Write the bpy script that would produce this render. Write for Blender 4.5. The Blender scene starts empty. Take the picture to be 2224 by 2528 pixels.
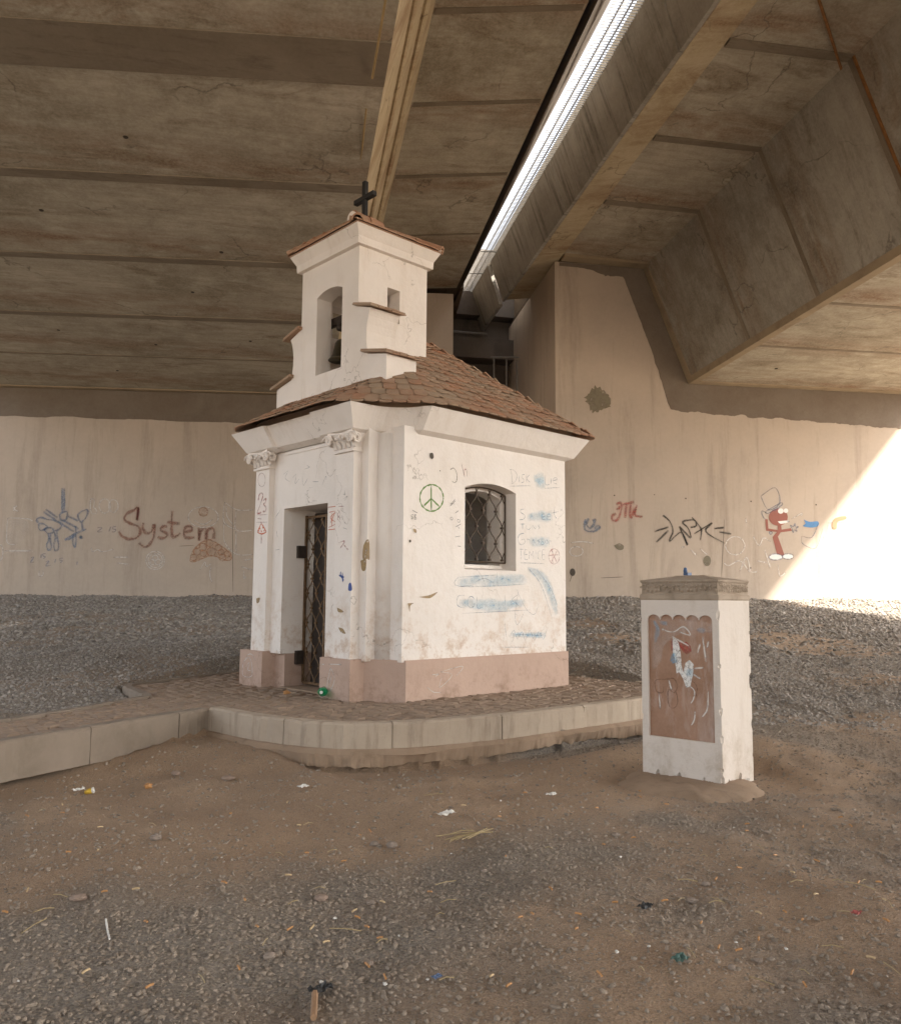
import bpy, bmesh, math, random
import numpy as np
from mathutils import Vector
random.seed(7); rng = np.random.default_rng(7)
S = bpy.context.scene; COL = S.collection
# settings of light and decks
EXPO, SUNSTR, SKYSTR, SKYSAT = 2.42, 5.0, 0.12, 0.3
DECKLEN, LBOXW, LCANT, RBOXW, RCANT, RFLARE = 26.0, 6.4, 1.5, 4.6, 1.2, 0.35
# ------------------------------------------------------------------ camera, world, sun, exposure
YAW, PITCH, ROLL = math.radians(46.8994), math.radians(6.0533), math.radians(0.40596)
CAM = np.array([-5.2202, -7.1002, 1.06])
_f = np.array([math.cos(YAW)*math.cos(PITCH), math.sin(YAW)*math.cos(PITCH), math.sin(PITCH)])
_r = np.array([math.sin(YAW), -math.cos(YAW), 0.0]); _u = np.cross(_r, _f)
CR = math.cos(ROLL)*_r + math.sin(ROLL)*_u; CU = -math.sin(ROLL)*_r + math.cos(ROLL)*_u
cd = bpy.data.cameras.new('camera'); cam = bpy.data.objects.new('camera', cd); COL.objects.link(cam)
from mathutils import Matrix
cam.matrix_world = Matrix(((CR[0], CU[0], -_f[0], CAM[0]), (CR[1], CU[1], -_f[1], CAM[1]), (CR[2], CU[2], -_f[2], CAM[2]), (0, 0, 0, 1)))
cd.sensor_fit = 'HORIZONTAL'; cd.sensor_width = 36.0; cd.lens = 2035.636/2224*36.0
cd.clip_start = 0.05; cd.clip_end = 3000
S.camera = cam

SUN = Vector((0.571, -0.936, 0.977)).normalized()
w = bpy.data.worlds.new('World'); S.world = w; w.use_nodes = True
nt = w.node_tree; bg = nt.nodes['Background']
sky = nt.nodes.new('ShaderNodeTexSky'); sky.sky_type = 'NISHITA'; sky.sun_disc = False
sky.sun_elevation = math.asin(SUN.z); sky.sun_rotation = math.atan2(SUN.x, SUN.y)
sky.air_density = 1.0; sky.dust_density = 4.0; sky.ozone_density = 0.6
hs = nt.nodes.new('ShaderNodeHueSaturation'); hs.inputs['Saturation'].default_value = SKYSAT
nt.links.new(sky.outputs[0], hs.inputs['Color']); nt.links.new(hs.outputs[0], bg.inputs[0])
bg.inputs[1].default_value = SKYSTR
sl = bpy.data.lights.new('sun', 'SUN'); sl.energy = SUNSTR; sl.angle = math.radians(1.6); sl.color = (1.0, 0.93, 0.82)
so = bpy.data.objects.new('sun', sl); COL.objects.link(so); so.rotation_euler = SUN.to_track_quat('Z', 'Y').to_euler(); so.location = (20, -30, 40)
S.view_settings.view_transform = 'Standard'; S.view_settings.look = 'None'
S.view_settings.gamma = 1.0; S.view_settings.exposure = EXPO
try: S.view_settings.use_curve_mapping = False
except Exception: pass
try:
    S.cycles.max_bounces = 10; S.cycles.diffuse_bounces = 6; S.cycles.transparent_max_bounces = 12; S.cycles.use_denoising = True
    S.cycles.sample_clamp_indirect = 8
except Exception: pass

# ------------------------------------------------------------------ helpers
WLOC = {}; BSC = [1.0]                        # the bridge is laid out in a drawing unit of its own: BSC[0] metres
def sc3(V): return CAM+(np.asarray(V, float)-CAM)*BSC[0]
def tag(o, label=None, cat=None, group=None, kind=None):
    if label: o['label'] = label
    if cat: o['category'] = cat
    if group: o['group'] = group
    if kind: o['kind'] = kind
    return o
def thing(name, label, cat, loc=(0, 0, 0), group=None):
    o = bpy.data.objects.new(name, None); COL.objects.link(o); loc = sc3(loc); o.location = loc; o.empty_display_size = 0.1
    WLOC[o.name] = np.array(loc, float)
    return tag(o, label, cat, group)
def obj(name, V, Fc, mat, parent=None, smooth=False, loc=None):
    """one mesh object from world-space vertices; its origin is its parent's (or loc)"""
    V = sc3(np.asarray(V, float).reshape(-1, 3))
    base = WLOC[parent.name] if parent else sc3(loc if loc is not None else (0, 0, 0))
    me = bpy.data.meshes.new(name); me.from_pydata((V-base).tolist(), [], [tuple(f) for f in Fc]); me.update()
    bm = bmesh.new(); bm.from_mesh(me); bmesh.ops.recalc_face_normals(bm, faces=bm.faces[:]); bm.to_mesh(me); bm.free()
    if smooth: me.polygons.foreach_set('use_smooth', [True]*len(me.polygons))
    o = bpy.data.objects.new(name, me); COL.objects.link(o)
    if mat: me.materials.append(mat)
    if parent: o.parent = parent
    else: o.location = base
    WLOC[o.name] = base
    return o
def struct(name, V, Fc, mat, **k): return tag(obj(name, V, Fc, mat, **k), kind='structure')
class MB:
    def __init__(s): s.v = []; s.f = []
    def add(s, V, Fc):
        n = len(s.v); s.v += [tuple(map(float, p)) for p in V]; s.f += [tuple(i+n for i in f) for f in Fc]; return s
    def box(s, a, b):
        x0, y0, z0 = a; x1, y1, z1 = b
        return s.add([(x0,y0,z0),(x1,y0,z0),(x1,y1,z0),(x0,y1,z0),(x0,y0,z1),(x1,y0,z1),(x1,y1,z1),(x0,y1,z1)],
                     [(0,3,2,1),(4,5,6,7),(0,1,5,4),(1,2,6,5),(2,3,7,6),(3,0,4,7)])
    def hexa(s, P8): return s.add(P8, [(0,3,2,1),(4,5,6,7),(0,1,5,4),(1,2,6,5),(2,3,7,6),(3,0,4,7)])
    def loft(s, A, B, caps=True):
        n = len(A); Fc = [(i, (i+1) % n, n+(i+1) % n, n+i) for i in range(n)]
        if caps: Fc += [tuple(range(n-1, -1, -1)), tuple(range(n, 2*n))]
        return s.add(list(A)+list(B), Fc)
    def prism(s, poly, z0, z1): return s.loft([(x, y, z0) for x, y in poly], [(x, y, z1) for x, y in poly])
    def rings(s, R, caps=True, closed=True):
        n = len(R[0]); V = [p for r in R for p in r]; Fc = []
        for k in range(len(R)-1):
            for i in range(n if closed else n-1): Fc.append((k*n+i, k*n+(i+1) % n, (k+1)*n+(i+1) % n, (k+1)*n+i))
        if caps: Fc += [tuple(range(n-1, -1, -1)), tuple(range((len(R)-1)*n, len(R)*n))]
        return s.add(V, Fc)
    def tube(s, pts, r, n=8, caps=True):
        pts = [np.array(p, float) for p in pts]; R = []; m = len(pts); up = None
        for i, p in enumerate(pts):
            d = pts[min(i+1, m-1)]-pts[max(i-1, 0)]; d /= np.linalg.norm(d)+1e-12
            if up is None:
                up = np.array([0, 0, 1.]) if abs(d[2]) < .9 else np.array([1., 0, 0])
            a = np.cross(d, up); a /= np.linalg.norm(a)+1e-12; b = np.cross(a, d); up = b
            rr = r[i] if hasattr(r, '__len__') else r
            R.append([p+rr*(math.cos(t)*a+math.sin(t)*b) for t in [2*math.pi*j/n for j in range(n)]])
        return s.rings(R, caps)
    def lathe(s, c, prof, n=20):
        return s.rings([[(c[0]+r*math.cos(2*math.pi*j/n), c[1]+r*math.sin(2*math.pi*j/n), c[2]+z) for j in range(n)] for r, z in prof])
    def build(s, name, mat, parent=None, **k): return obj(name, s.v, s.f, mat, parent, **k)
def boolean(o, cutters):
    """cut the given meshes out of o for good, then delete the cutters"""
    for c in cutters:
        m = o.modifiers.new('cut', 'BOOLEAN'); m.operation = 'DIFFERENCE'; m.solver = 'EXACT'; m.object = c
    bpy.context.view_layer.update()
    dg = bpy.context.evaluated_depsgraph_get()
    me = bpy.data.meshes.new_from_object(o.evaluated_get(dg)); o.modifiers.clear(); old = o.data; o.data = me
    for c in cutters: bpy.data.objects.remove(c)
    return o
def bevel(o, wdt=0.01, seg=2, ang=40):
    m = o.modifiers.new('bevel', 'BEVEL'); m.width = wdt; m.segments = seg; m.limit_method = 'ANGLE'; m.angle_limit = math.radians(ang); return o

def ico(sub):
    bm = bmesh.new(); bmesh.ops.create_icosphere(bm, subdivisions=sub, radius=1.0); bm.verts.ensure_lookup_table()
    V = np.array([v_.co[:] for v_ in bm.verts]); Fc = np.array([[v_.index for v_ in f.verts] for f in bm.faces]); bm.free(); return V, Fc
# value noise for layout (numpy)
_perm = rng.random((256, 256))
def vnoise(x, y):
    xi = np.floor(x).astype(int); yi = np.floor(y).astype(int); fx = x-xi; fy = y-yi
    fx = fx*fx*(3-2*fx); fy = fy*fy*(3-2*fy); g = lambda i, j: _perm[i & 255, j & 255]
    return (g(xi, yi)*(1-fx)+g(xi+1, yi)*fx)*(1-fy)+(g(xi, yi+1)*(1-fx)+g(xi+1, yi+1)*fx)*fy
def fbm(x, y, o=4):
    s = 0; a = .5; t = 0
    for k in range(o): s = s+a*vnoise(x*2**k+17*k, y*2**k+31*k); t += a; a *= .5
    return s/t
def sstep(a, b, x): t = np.clip((x-a)/(b-a), 0, 1); return t*t*(3-2*t)

# ------------------------------------------------------------------ materials
def newmat(name):
    m = bpy.data.materials.new(name); m.use_nodes = True; return m, m.node_tree, m.node_tree.nodes['Principled BSDF']
def N(nt, t, **k):
    n = nt.nodes.new(t)
    for a, v in k.items():
        if a.startswith('i_'): n.inputs[a[2:].replace('_', ' ')].default_value = v
        else: setattr(n, a, v)
    return n
def mix(nt, fac, a, b, mode='MIX'):
    n = nt.nodes.new('ShaderNodeMix'); n.data_type = 'RGBA'; n.blend_type = mode
    for i, v in ((0, fac), (6, a), (7, b)):
        if hasattr(v, 'links') or hasattr(v, 'is_linked'): nt.links.new(v, n.inputs[i])
        else: n.inputs[i].default_value = v if i == 0 else (*v, 1)
    return n.outputs[2]
def ramp(nt, x, p0, p1, v0=0.0, v1=1.0):
    n = nt.nodes.new('ShaderNodeMapRange'); nt.links.new(x, n.inputs[0])
    n.inputs[1].default_value = p0; n.inputs[2].default_value = p1; n.inputs[3].default_value = v0; n.inputs[4].default_value = v1
    return n.outputs[0]
def coords(nt, scale=(1, 1, 1), rot=(0, 0, 0)):
    tc = nt.nodes.new('ShaderNodeTexCoord'); mp = nt.nodes.new('ShaderNodeMapping'); mp.vector_type = 'TEXTURE' if False else 'POINT'
    mp.inputs['Rotation'].default_value = rot; mp.inputs['Scale'].default_value = scale
    mp2 = nt.nodes.new('ShaderNodeMapping'); mp2.inputs['Rotation'].default_value = rot
    nt.links.new(tc.outputs['Object'], mp2.inputs[0]); mp.inputs['Rotation'].default_value = (0, 0, 0); nt.links.new(mp2.outputs[0], mp.inputs[0])
    return mp.outputs[0]
def noise(nt, vec, scale, detail=4, rough=.6, dist=0.0):
    n = N(nt, 'ShaderNodeTexNoise'); n.inputs['Scale'].default_value = scale; n.inputs['Detail'].default_value = detail
    n.inputs['Roughness'].default_value = rough; n.inputs['Distortion'].default_value = dist; nt.links.new(vec, n.inputs['Vector']); return n.outputs[0]
def bump(nt, p, h, strength=.3, dist=.01):
    b = N(nt, 'ShaderNodeBump'); b.inputs['Strength'].default_value = strength; b.inputs['Distance'].default_value = dist
    nt.links.new(h, b.inputs['Height']); nt.links.new(b.outputs[0], p.inputs['Normal'])
BAZ = math.atan2(0.8475, 0.5301)                 # bearing of the bridge
def concrete(name, c1, c2, stain, rot=0.0, streak=(1, 6, 1), sc=1.0, stain_amt=.5, spots=.35, bmp=.25, rust=None):
    m, nt, p = newmat(name); v = coords(nt, rot=(0, 0, rot)); vs = coords(nt, scale=streak, rot=(0, 0, rot))
    n1 = noise(nt, v, .55*sc, 5, .65); n2 = noise(nt, vs, 1.1*sc, 6, .7, .3); n3 = noise(nt, v, 14*sc, 4, .7)
    col = mix(nt, ramp(nt, n1, .35, .65), c1, c2)
    col = mix(nt, ramp(nt, n2, .52, .74, 0, stain_amt), col, stain)
    if rust:
        n5 = noise(nt, vs, .8*sc, 5, .72, .8); col = mix(nt, ramp(nt, n5, .58, .72, 0, .55), col, rust)
    n4 = noise(nt, vs, 5*sc, 6, .75); col = mix(nt, ramp(nt, n4, .62, .8, 0, spots), col, tuple(x*.45 for x in stain))
    col = mix(nt, ramp(nt, n3, .3, .7, .0, .22), col, tuple(min(1, x*1.35) for x in c2))
    nt.links.new(col, p.inputs['Base Color']); p.inputs['Roughness'].default_value = .9
    bump(nt, p, noise(nt, v, 45*sc, 5, .7), bmp, .006)
    return m
def voro(nt, vec, scale, feature='F1', out='Color'):
    n = N(nt, 'ShaderNodeTexVoronoi'); n.feature = feature; n.inputs['Scale'].default_value = scale; nt.links.new(vec, n.inputs['Vector']); return n.outputs[out]
def math2(nt, op, a, b):
    n = N(nt, 'ShaderNodeMath', operation=op)
    for i, v in enumerate((a, b)):
        if hasattr(v, 'is_linked'): nt.links.new(v, n.inputs[i])
        else: n.inputs[i].default_value = v
    return n.outputs[0]
def soffit(name, c1, c2, pale, stain, rust):
    """board-marked deck concrete: mottling, leaching, hairline cracks, rust and damp along the joints"""
    m, nt, p = newmat(name); v = coords(nt, rot=(0, 0, -BAZ)); vb = coords(nt, scale=(7, 1, 1), rot=(0, 0, -BAZ)); vs = coords(nt, scale=(2.4, .8, 1), rot=(0, 0, -BAZ))
    col = mix(nt, ramp(nt, noise(nt, v, .35, 5, .65), .36, .64), c1, c2)
    col = mix(nt, ramp(nt, noise(nt, v, 1.7, 10, .8), .44, .66, 0, .62), col, pale)
    col = mix(nt, ramp(nt, noise(nt, vb, .9, 6, .7), .45, .72, 0, .45), col, stain)
    sx = N(nt, 'ShaderNodeSeparateXYZ'); nt.links.new(v, sx.inputs[0])
    fr = math2(nt, 'MODULO', math2(nt, 'ADD', math2(nt, 'MULTIPLY', sx.outputs[0], -1.0), 53.3-.25), 2.68)
    dj = math2(nt, 'MINIMUM', fr, math2(nt, 'SUBTRACT', 2.68, fr))
    jn = math2(nt, 'MULTIPLY', ramp(nt, dj, .0, .75, 1, 0), ramp(nt, noise(nt, vs, .8, 7, .75, .6), .40, .62))
    col = mix(nt, math2(nt, 'MULTIPLY', jn, .85), col, rust)
    col = mix(nt, ramp(nt, noise(nt, vs, .55, 8, .74, .9), .54, .68, 0, .8), col, stain)
    col = mix(nt, ramp(nt, noise(nt, vs, 1.9, 8, .8, .5), .62, .74, 0, .75), col, tuple(x*.4 for x in stain))
    vd = N(nt, 'ShaderNodeVectorMath', operation='ADD'); nt.links.new(v, vd.inputs[0])
    wn = N(nt, 'ShaderNodeTexNoise'); wn.inputs['Scale'].default_value = 1.5; wn.inputs['Detail'].default_value = 5; nt.links.new(v, wn.inputs['Vector']); nt.links.new(wn.outputs['Color'], vd.inputs[1])
    ck = voro(nt, vd.outputs[0], .55, 'DISTANCE_TO_EDGE', 'Distance')
    cm = math2(nt, 'MULTIPLY', ramp(nt, ck, .0, .012, 1, 0), ramp(nt, noise(nt, v, .8, 3), .5, .58))
    col = mix(nt, math2(nt, 'MULTIPLY', cm, .7), col, tuple(x*.3 for x in stain))
    col = mix(nt, ramp(nt, noise(nt, v, 22, 5, .75), .35, .7, 0, .25), col, tuple(x*1.25 for x in pale))
    nt.links.new(col, p.inputs['Base Color']); p.inputs['Roughness'].default_value = .9
    bump(nt, p, noise(nt, v, 30, 7, .75), .35, .01)
    return m
def plain(name, c, rough=.6, metal=0.0, var=.15, sc=12, bmp=0.0):
    m, nt, p = newmat(name); v = coords(nt)
    col = mix(nt, ramp(nt, noise(nt, v, sc, 4), .3, .7), tuple(x*(1-var) for x in c), tuple(min(1, x*(1+var)) for x in c))
    nt.links.new(col, p.inputs['Base Color']); p.inputs['Roughness'].default_value = rough; p.inputs['Metallic'].default_value = metal
    if bmp: bump(nt, p, noise(nt, v, sc*4, 4, .7), bmp, .004)
    return m
def paint(name, c, alpha=.9, grain=30.0, lo=.25, hi=.5):
    m, nt, p = newmat(name); v = coords(nt); p.inputs['Base Color'].default_value = (*c, 1); p.inputs['Roughness'].default_value = .8
    a = ramp(nt, noise(nt, v, grain, 5, .75), lo, hi, 0, alpha); fd = N(nt, 'ShaderNodeAttribute'); fd.attribute_name = 'fade'; a = math2(nt, 'MULTIPLY', a, fd.outputs['Fac']); nt.links.new(a, p.inputs['Alpha']); return m
def attr_mat(name, c1, c2, rough=.9, attr='tint', sc=20, bmp=.3, dust=None):
    """colour runs from c1 to c2 by a per-piece random value (each stone, tile or sett has a shade of its own)"""
    m, nt, p = newmat(name); a = N(nt, 'ShaderNodeAttribute'); a.attribute_name = attr; v = coords(nt)
    col = mix(nt, a.outputs['Fac'], c1, c2)
    col = mix(nt, ramp(nt, noise(nt, v, sc, 5, .7), .35, .7, 0, .35), col, tuple(x*.6 for x in c1))
    if dust: col = mix(nt, ramp(nt, noise(nt, v, 2.3, 4, .6), .35, .7, 0, .6), col, dust)
    nt.links.new(col, p.inputs['Base Color']); p.inputs['Roughness'].default_value = rough
    if bmp: bump(nt, p, noise(nt, v, sc*3, 4, .7), bmp, .004)
    return m
def plaster(name, c, dirt, rot=0.0, low=None, zlow=(.4, 1.0)):
    m, nt, p = newmat(name); v = coords(nt); vs = coords(nt, scale=(1, 1, .25))
    col = mix(nt, ramp(nt, noise(nt, v, 1.3, 4, .6), .3, .7), c, tuple(x*.93 for x in c))
    col = mix(nt, ramp(nt, noise(nt, vs, 3.0, 6, .75), .52, .78, 0, .42), col, dirt)
    col = mix(nt, ramp(nt, noise(nt, v, 33, 6, .75), .68, .76, 0, .6), col, tuple(x*.5 for x in dirt))     # specks and chips
    col = mix(nt, ramp(nt, noise(nt, v, .75, 7, .7), .50, .66, 0, .38), col, tuple(a*.55+b*.40 for a, b in zip(c, dirt)))       # old damp, patched limewash
    vd = N(nt, 'ShaderNodeVectorMath', operation='ADD'); nt.links.new(v, vd.inputs[0]); wn = N(nt, 'ShaderNodeTexNoise'); wn.inputs['Scale'].default_value = 2.5; wn.inputs['Detail'].default_value = 5
    nt.links.new(v, wn.inputs['Vector']); nt.links.new(wn.outputs['Color'], vd.inputs[1])
    cm = math2(nt, 'MULTIPLY', ramp(nt, voro(nt, vd.outputs[0], .9, 'DISTANCE_TO_EDGE', 'Distance'), .0, .006, 1, 0), ramp(nt, noise(nt, v, 1.1, 3), .53, .58)); col = mix(nt, math2(nt, 'MULTIPLY', cm, .7), col, tuple(x*.5 for x in dirt))
    if low:                                                   # splashed, scuffed foot of the wall
        tc = N(nt, 'ShaderNodeTexCoord'); sp = N(nt, 'ShaderNodeSeparateXYZ'); nt.links.new(tc.outputs['Object'], sp.inputs[0])
        h = ramp(nt, sp.outputs[2], zlow[0], zlow[1], 1, 0)
        mm = N(nt, 'ShaderNodeMath', operation='MULTIPLY'); nt.links.new(h, mm.inputs[0]); nt.links.new(ramp(nt, noise(nt, v, 5, 6, .8), .48, .68), mm.inputs[1])
        col = mix(nt, mm.outputs[0], col, low)
    nt.links.new(col, p.inputs['Base Color']); p.inputs['Roughness'].default_value = .85
    bump(nt, p, math2(nt, 'ADD', noise(nt, v, 22, 6, .7), math2(nt, 'MULTIPLY', noise(nt, v, 4.5, 4, .6), 2.5)), .38, .010)
    return m
M = {}
M['soffit'] = soffit('stained_soffit_concrete', (.225,.19,.135), (.42,.375,.295), (.56,.515,.42), (.14,.095,.05), (.18,.085,.035))
M['web'] = soffit('grey_web_concrete', (.20,.18,.145), (.33,.305,.255), (.44,.41,.355), (.13,.105,.075), (.18,.11,.055))
M['beam'] = soffit('lit_edge_beam_concrete', (.40,.315,.19), (.47,.39,.26), (.56,.48,.345), (.24,.15,.075), (.20,.10,.04))  # edge beam, left web: light on them is put into the colour
M['fascia'] = concrete('weathered_fascia_panel', (.22,.20,.165), (.42,.395,.35), (.055,.048,.036), -BAZ, (6, 1, .16), 1.0, 1.0, .8)
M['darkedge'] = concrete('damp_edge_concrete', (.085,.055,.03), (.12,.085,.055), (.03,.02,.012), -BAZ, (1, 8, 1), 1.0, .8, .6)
M['joint'] = concrete('dark_joint_concrete', (.165,.13,.09), (.23,.19,.14), (.10,.07,.045), -BAZ, (5, 1, 1), 1.5, .8, .6)
M['rust'] = plain('rust_stain', (.22,.10,.03), .9, 0, .3, 9)
M['abut'] = concrete('pinkish_abutment_concrete', (.49,.405,.325), (.42,.35,.285), (.26,.205,.155), 0, (2.2, 2.2, .22), .8, .75, .25, .2)
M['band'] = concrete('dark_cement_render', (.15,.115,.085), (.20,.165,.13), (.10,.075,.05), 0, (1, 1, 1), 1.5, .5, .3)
M['recess'] = concrete('shaded_recess_concrete', (.07,.055,.045), (.11,.09,.075), (.035,.026,.02), 0, (2, 2, .5), 1, .6, .4)  # the shade of the recess is put into this dark colour
M['lip'] = concrete('pale_lip_concrete', (.33,.26,.17), (.27,.21,.14), (.15,.10,.06), -BAZ, (1, 1, 1), 2, .6, .4)
M['white'] = plaster('white_lime_plaster', (.80,.74,.68), (.52,.43,.34), low=(.50,.34,.22), zlow=(.4, 1.35))
M['white2'] = plaster('clean_white_plaster', (.79,.725,.66), (.52,.42,.32))
M['inner'] = plaster('grey_inner_plaster', (.42,.38,.33), (.2,.17,.14))
M['plinth'] = plaster('pink_brown_plinth_render', (.49,.35,.275), (.33,.215,.155), low=(.28,.18,.125), zlow=(0, .36))
M['tile'] = attr_mat('clay_roof_tile', (.40,.195,.108), (.34,.25,.17), .85, sc=9, dust=(.36,.28,.195))
M['iron2'] = plain('dark_brown_iron', (.06,.038,.022), .6, .4, .35, 25)
M['iron'] = plain('rusty_gilded_iron', (.17,.105,.055), .55, .5, .35, 25)
M['dark'] = plain('dark_rusty_metal', (.045,.032,.024), .7, .3, .3, 20)
M['wood'] = plain('doorway_shade_brown', (.035,.024,.017), .6, 0, .3, 8)  # colour of the sheet that darkens the doorway
M['cross'] = plain('black_cross_wood', (.012,.011,.010), .55, 0, .2, 20)
M['bronze'] = plain('dark_bell_bronze', (.07,.055,.032), .45, .8, .2, 10)
M['stone'] = concrete('carved_cap_stone', (.41,.33,.25), (.31,.245,.18), (.17,.125,.085), 0, (1, 1, 1), 6, .5, .5, .6)
M['pwhite'] = plaster('chipped_white_pillar_paint', (.64,.57,.50), (.34,.25,.165), low=(.33,.24,.145), zlow=(-.35, .62))
M['panel'] = concrete('brown_panel_render', (.25,.14,.085), (.36,.22,.15), (.47,.38,.33), 0, (2.2, 2.2, .6), 3, .85, .45)
M['kerb'] = concrete('pale_kerb_stone', (.44,.36,.275), (.36,.29,.22), (.19,.14,.10), 0, (4, 4, .5), 2.5, .8, .7, .8)
M['pathkerb'] = concrete('grey_path_kerb_stone', (.25,.20,.155), (.20,.16,.12), (.14,.105,.075), 0, (1, 1, 1), 2.5, .6, .4, .4)
M['found'] = concrete('rough_brown_footing', (.33,.235,.16), (.27,.19,.125), (.15,.105,.065), 0, (1, 1, 1), 5, .6, .5, .9)
M['sett'] = attr_mat('dusty_sandstone_setts', (.31,.225,.16), (.22,.16,.115), .9, sc=16, dust=(.27,.195,.135))
M['gravel'] = attr_mat('grey_gravel_stone', (.175,.155,.135), (.43,.385,.335), .9, sc=40, bmp=.2)
M['gravel2'] = attr_mat('dusty_brown_gravel_stone', (.20,.158,.118), (.33,.27,.21), .9, sc=40, bmp=.2)
M['metal'] = plain('grey_galvanised_metal', (.32,.31,.29), .5, .6, .2, 20)
M['rail'] = plain('grey_railing_paint', (.16,.15,.14), .6, .2, .2, 10)
M['wire'] = plain('ochre_cable_sheath', (.33,.23,.10), .7, 0, .15, 10)
M['pipe'] = plain('dirty_drain_pipe', (.12,.11,.10), .7, 0, .2, 8)
PC = dict(rust=(.28,.10,.06), darkred=(.10,.02,.015), blue=(.12,.20,.32), red=(.43,.08,.06), black=(.03,.028,.026), chalk=(.70,.64,.58), chalkfill=(.72,.66,.6),
          orange=(.50,.24,.12), orangefill=(.50,.29,.17), crack=(.16,.13,.10), brownfill=(.30,.11,.08), whitefill=(.78,.76,.72), bluefill=(.10,.25,.48),
          brown2fill=(.30,.19,.10), stain=(.22,.19,.13), spot=(.07,.055,.04), green=(.14,.27,.05), olive=(.20,.17,.07), bluegrey=(.25,.30,.38), bluepaint=(.20,.33,.46),
          pink=(.62,.30,.27), bluesmear=(.26,.50,.66), pencil=(.24,.25,.30), ochre=(.36,.25,.12), redorange=(.65,.16,.06), bluestrong=(.05,.09,.30), splash=(.74,.72,.68), faint=(.16,.05,.03))
AL = dict(blue=(.62, 24, .25, .58), rust=(.68, 26, .25, .58), red=(.7, 26, .25, .58), black=(.75, 26, .22, .52), chalk=(.9, 14, .28, .5), chalkfill=(.3, 6, .35, .7), orange=(.8, 14, .3, .6), orangefill=(.45, 7, .35, .65), bluesmear=(.55, 9, .28, .70), pencil=(.7, 40, .3, .55),
          stain=(.85, 7, .25, .5), bluegrey=(.6, 40, .3, .58), bluepaint=(.6, 18, .32, .64), splash=(.95, 40, .30, .52), faint=(.5, 40, .3, .55), pink=(.6, 20, .3, .6), ochre=(.85, 20, .25, .5), whitefill=(.95, 10, .1, .3), brownfill=(.95, 12, .1, .35),
          olive=(.75, 40, .3, .5))
PM = {}
def pmat(k):
    if k not in PM:
        a = AL.get(k, (.92, 22, .22, .42)); PM[k] = paint('paint_'+k, PC[k], *a)
    return PM[k]
# ------------------------------------------------------------------ abutment planes and bridge lines
A3 = lambda *a: np.array(a, float)
LW0, LWN = A3(-1.2202, 8.7968, 0), A3(-.61582, -.78788, 0); LWE = A3(.78788, -.61582, 0)
RW0, RWN = A3(7.3043, .2780, 0), A3(-.56473, -.82528, 0);   RWE = A3(.82528, -.56473, 0)
BD = A3(.5301, .8475, -.0285); BT = A3(.8475, -.5301, 0)
class Line:
    """one long edge of a deck: a point at the abutment and its own direction"""
    def __init__(s, p, d): s.p = A3(*p); s.d = A3(*d)/np.linalg.norm(d)
    def at(s, k): return s.p-s.d*k                       # k metres from the abutment towards the viewer
    def off(s, v): return Line(s.p+A3(*v), s.d)
Lrb = Line((7.305,.278,4.811), (.5329,.8455,-.0339)); Lrw = Line((6.661,.718,6.834), (.5321,.8461,-.0308))
Lbr = Line((5.413,1.572,6.872), (.5269,.8496,-.0257)); Lfb = Line((6.816,4.832,6.72), (.5226,.8523,-.0226))
Lsr = Line((6.558,4.908,7.47), (.5224,.8523,-.0235)); Lsl = Line((6.356,5.105,7.47), (.5279,.8489,-.0272))
Lle = Line((5.126,3.836,6.916), (.5428,.8391,-.0351)); Llw = Line((3.809,4.866,6.807), (.5324,.846,-.029)); Llb = Line((3.272,5.286,4.767), (.5306,.8472,-.0286))
NEAR = DECKLEN; G0 = 0.015
def sect(lines, k): return [l.at(k) for l in lines]
def long(lines, a, b): return [sect(lines, k) for k in np.linspace(a, b, max(2, int(abs(b-a)/1.2)+1))]
BSC[0] = 1.5
# ---- left deck
lb2 = Llb.off(-LWE*LBOXW); lw2 = lb2.off(tuple(-LWE*.65+A3(0, 0, 2.03))); lt2 = lw2.off(tuple(-LWE*LCANT+A3(0, 0, .2)))
def widen(l, v): return Line(l.p, l.d*1.0-A3(*v))
deckL = thing('bridge_deck', 'brown stained concrete box girder deck overhead, left of the bright slit', 'bridge deck', (3.2, 5.3, 4.8))
def shell(poly_lines, k0, k1): return MB().rings(long(poly_lines, k0, k1))
up = lambda l, z: l.off((0, 0, z))
m = MB(); m.rings(long([Llb, lb2, up(lb2, .3), up(Llb, .3)], G0, NEAR)); m.build('soffit', M['soffit'], deckL)
ins = LWE*-.3
m = MB().rings(long([Llb.off((0,0,.003)), Llw, Llw.off(tuple(ins)), Llb.off(tuple(ins+A3(0,0,.003)))], G0, NEAR)); m.build('web', M['beam'], deckL)
for f_, r_ in ((.30, .030), (.62, .045)):            # formwork ridges along the pale web
    rl_ = Line(Llb.p*(1-f_)+Llw.p*f_+BT*.01, Llb.d*(1-f_)+Llw.d*f_)
    MB().tube([rl_.at(k) for k in np.linspace(G0, NEAR, 12)], r_, 8).build('web_rib', M['beam'], deckL)
m = MB().rings(long([lb2, lw2, lw2.off(tuple(-ins)), lb2.off(tuple(-ins))], G0, NEAR)); m.build('web', M['web'], deckL)
sl_ = [Lle, Llw.off((0,0,.003)), lw2.off((0,0,.003)), lt2, up(lt2, .4), up(Lle, .75)]
m = MB().rings(long(sl_, G0, NEAR)); m.build('slab', M['soffit'], deckL)
g0 = Lle.off(tuple(BT*.07+A3(0,0,-.045))); edg = [g0, Lsl.off(tuple(-BT*.02)), Lsl.off(tuple(-BT*.02+A3(0,0,.35))), up(g0, .75)]
def kshift(l, k): return Line(l.at(k), l.d)
g0k = kshift(g0, -2.6)
edgk = [g0k, edg[1], edg[2], up(g0k, .75)]
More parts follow.
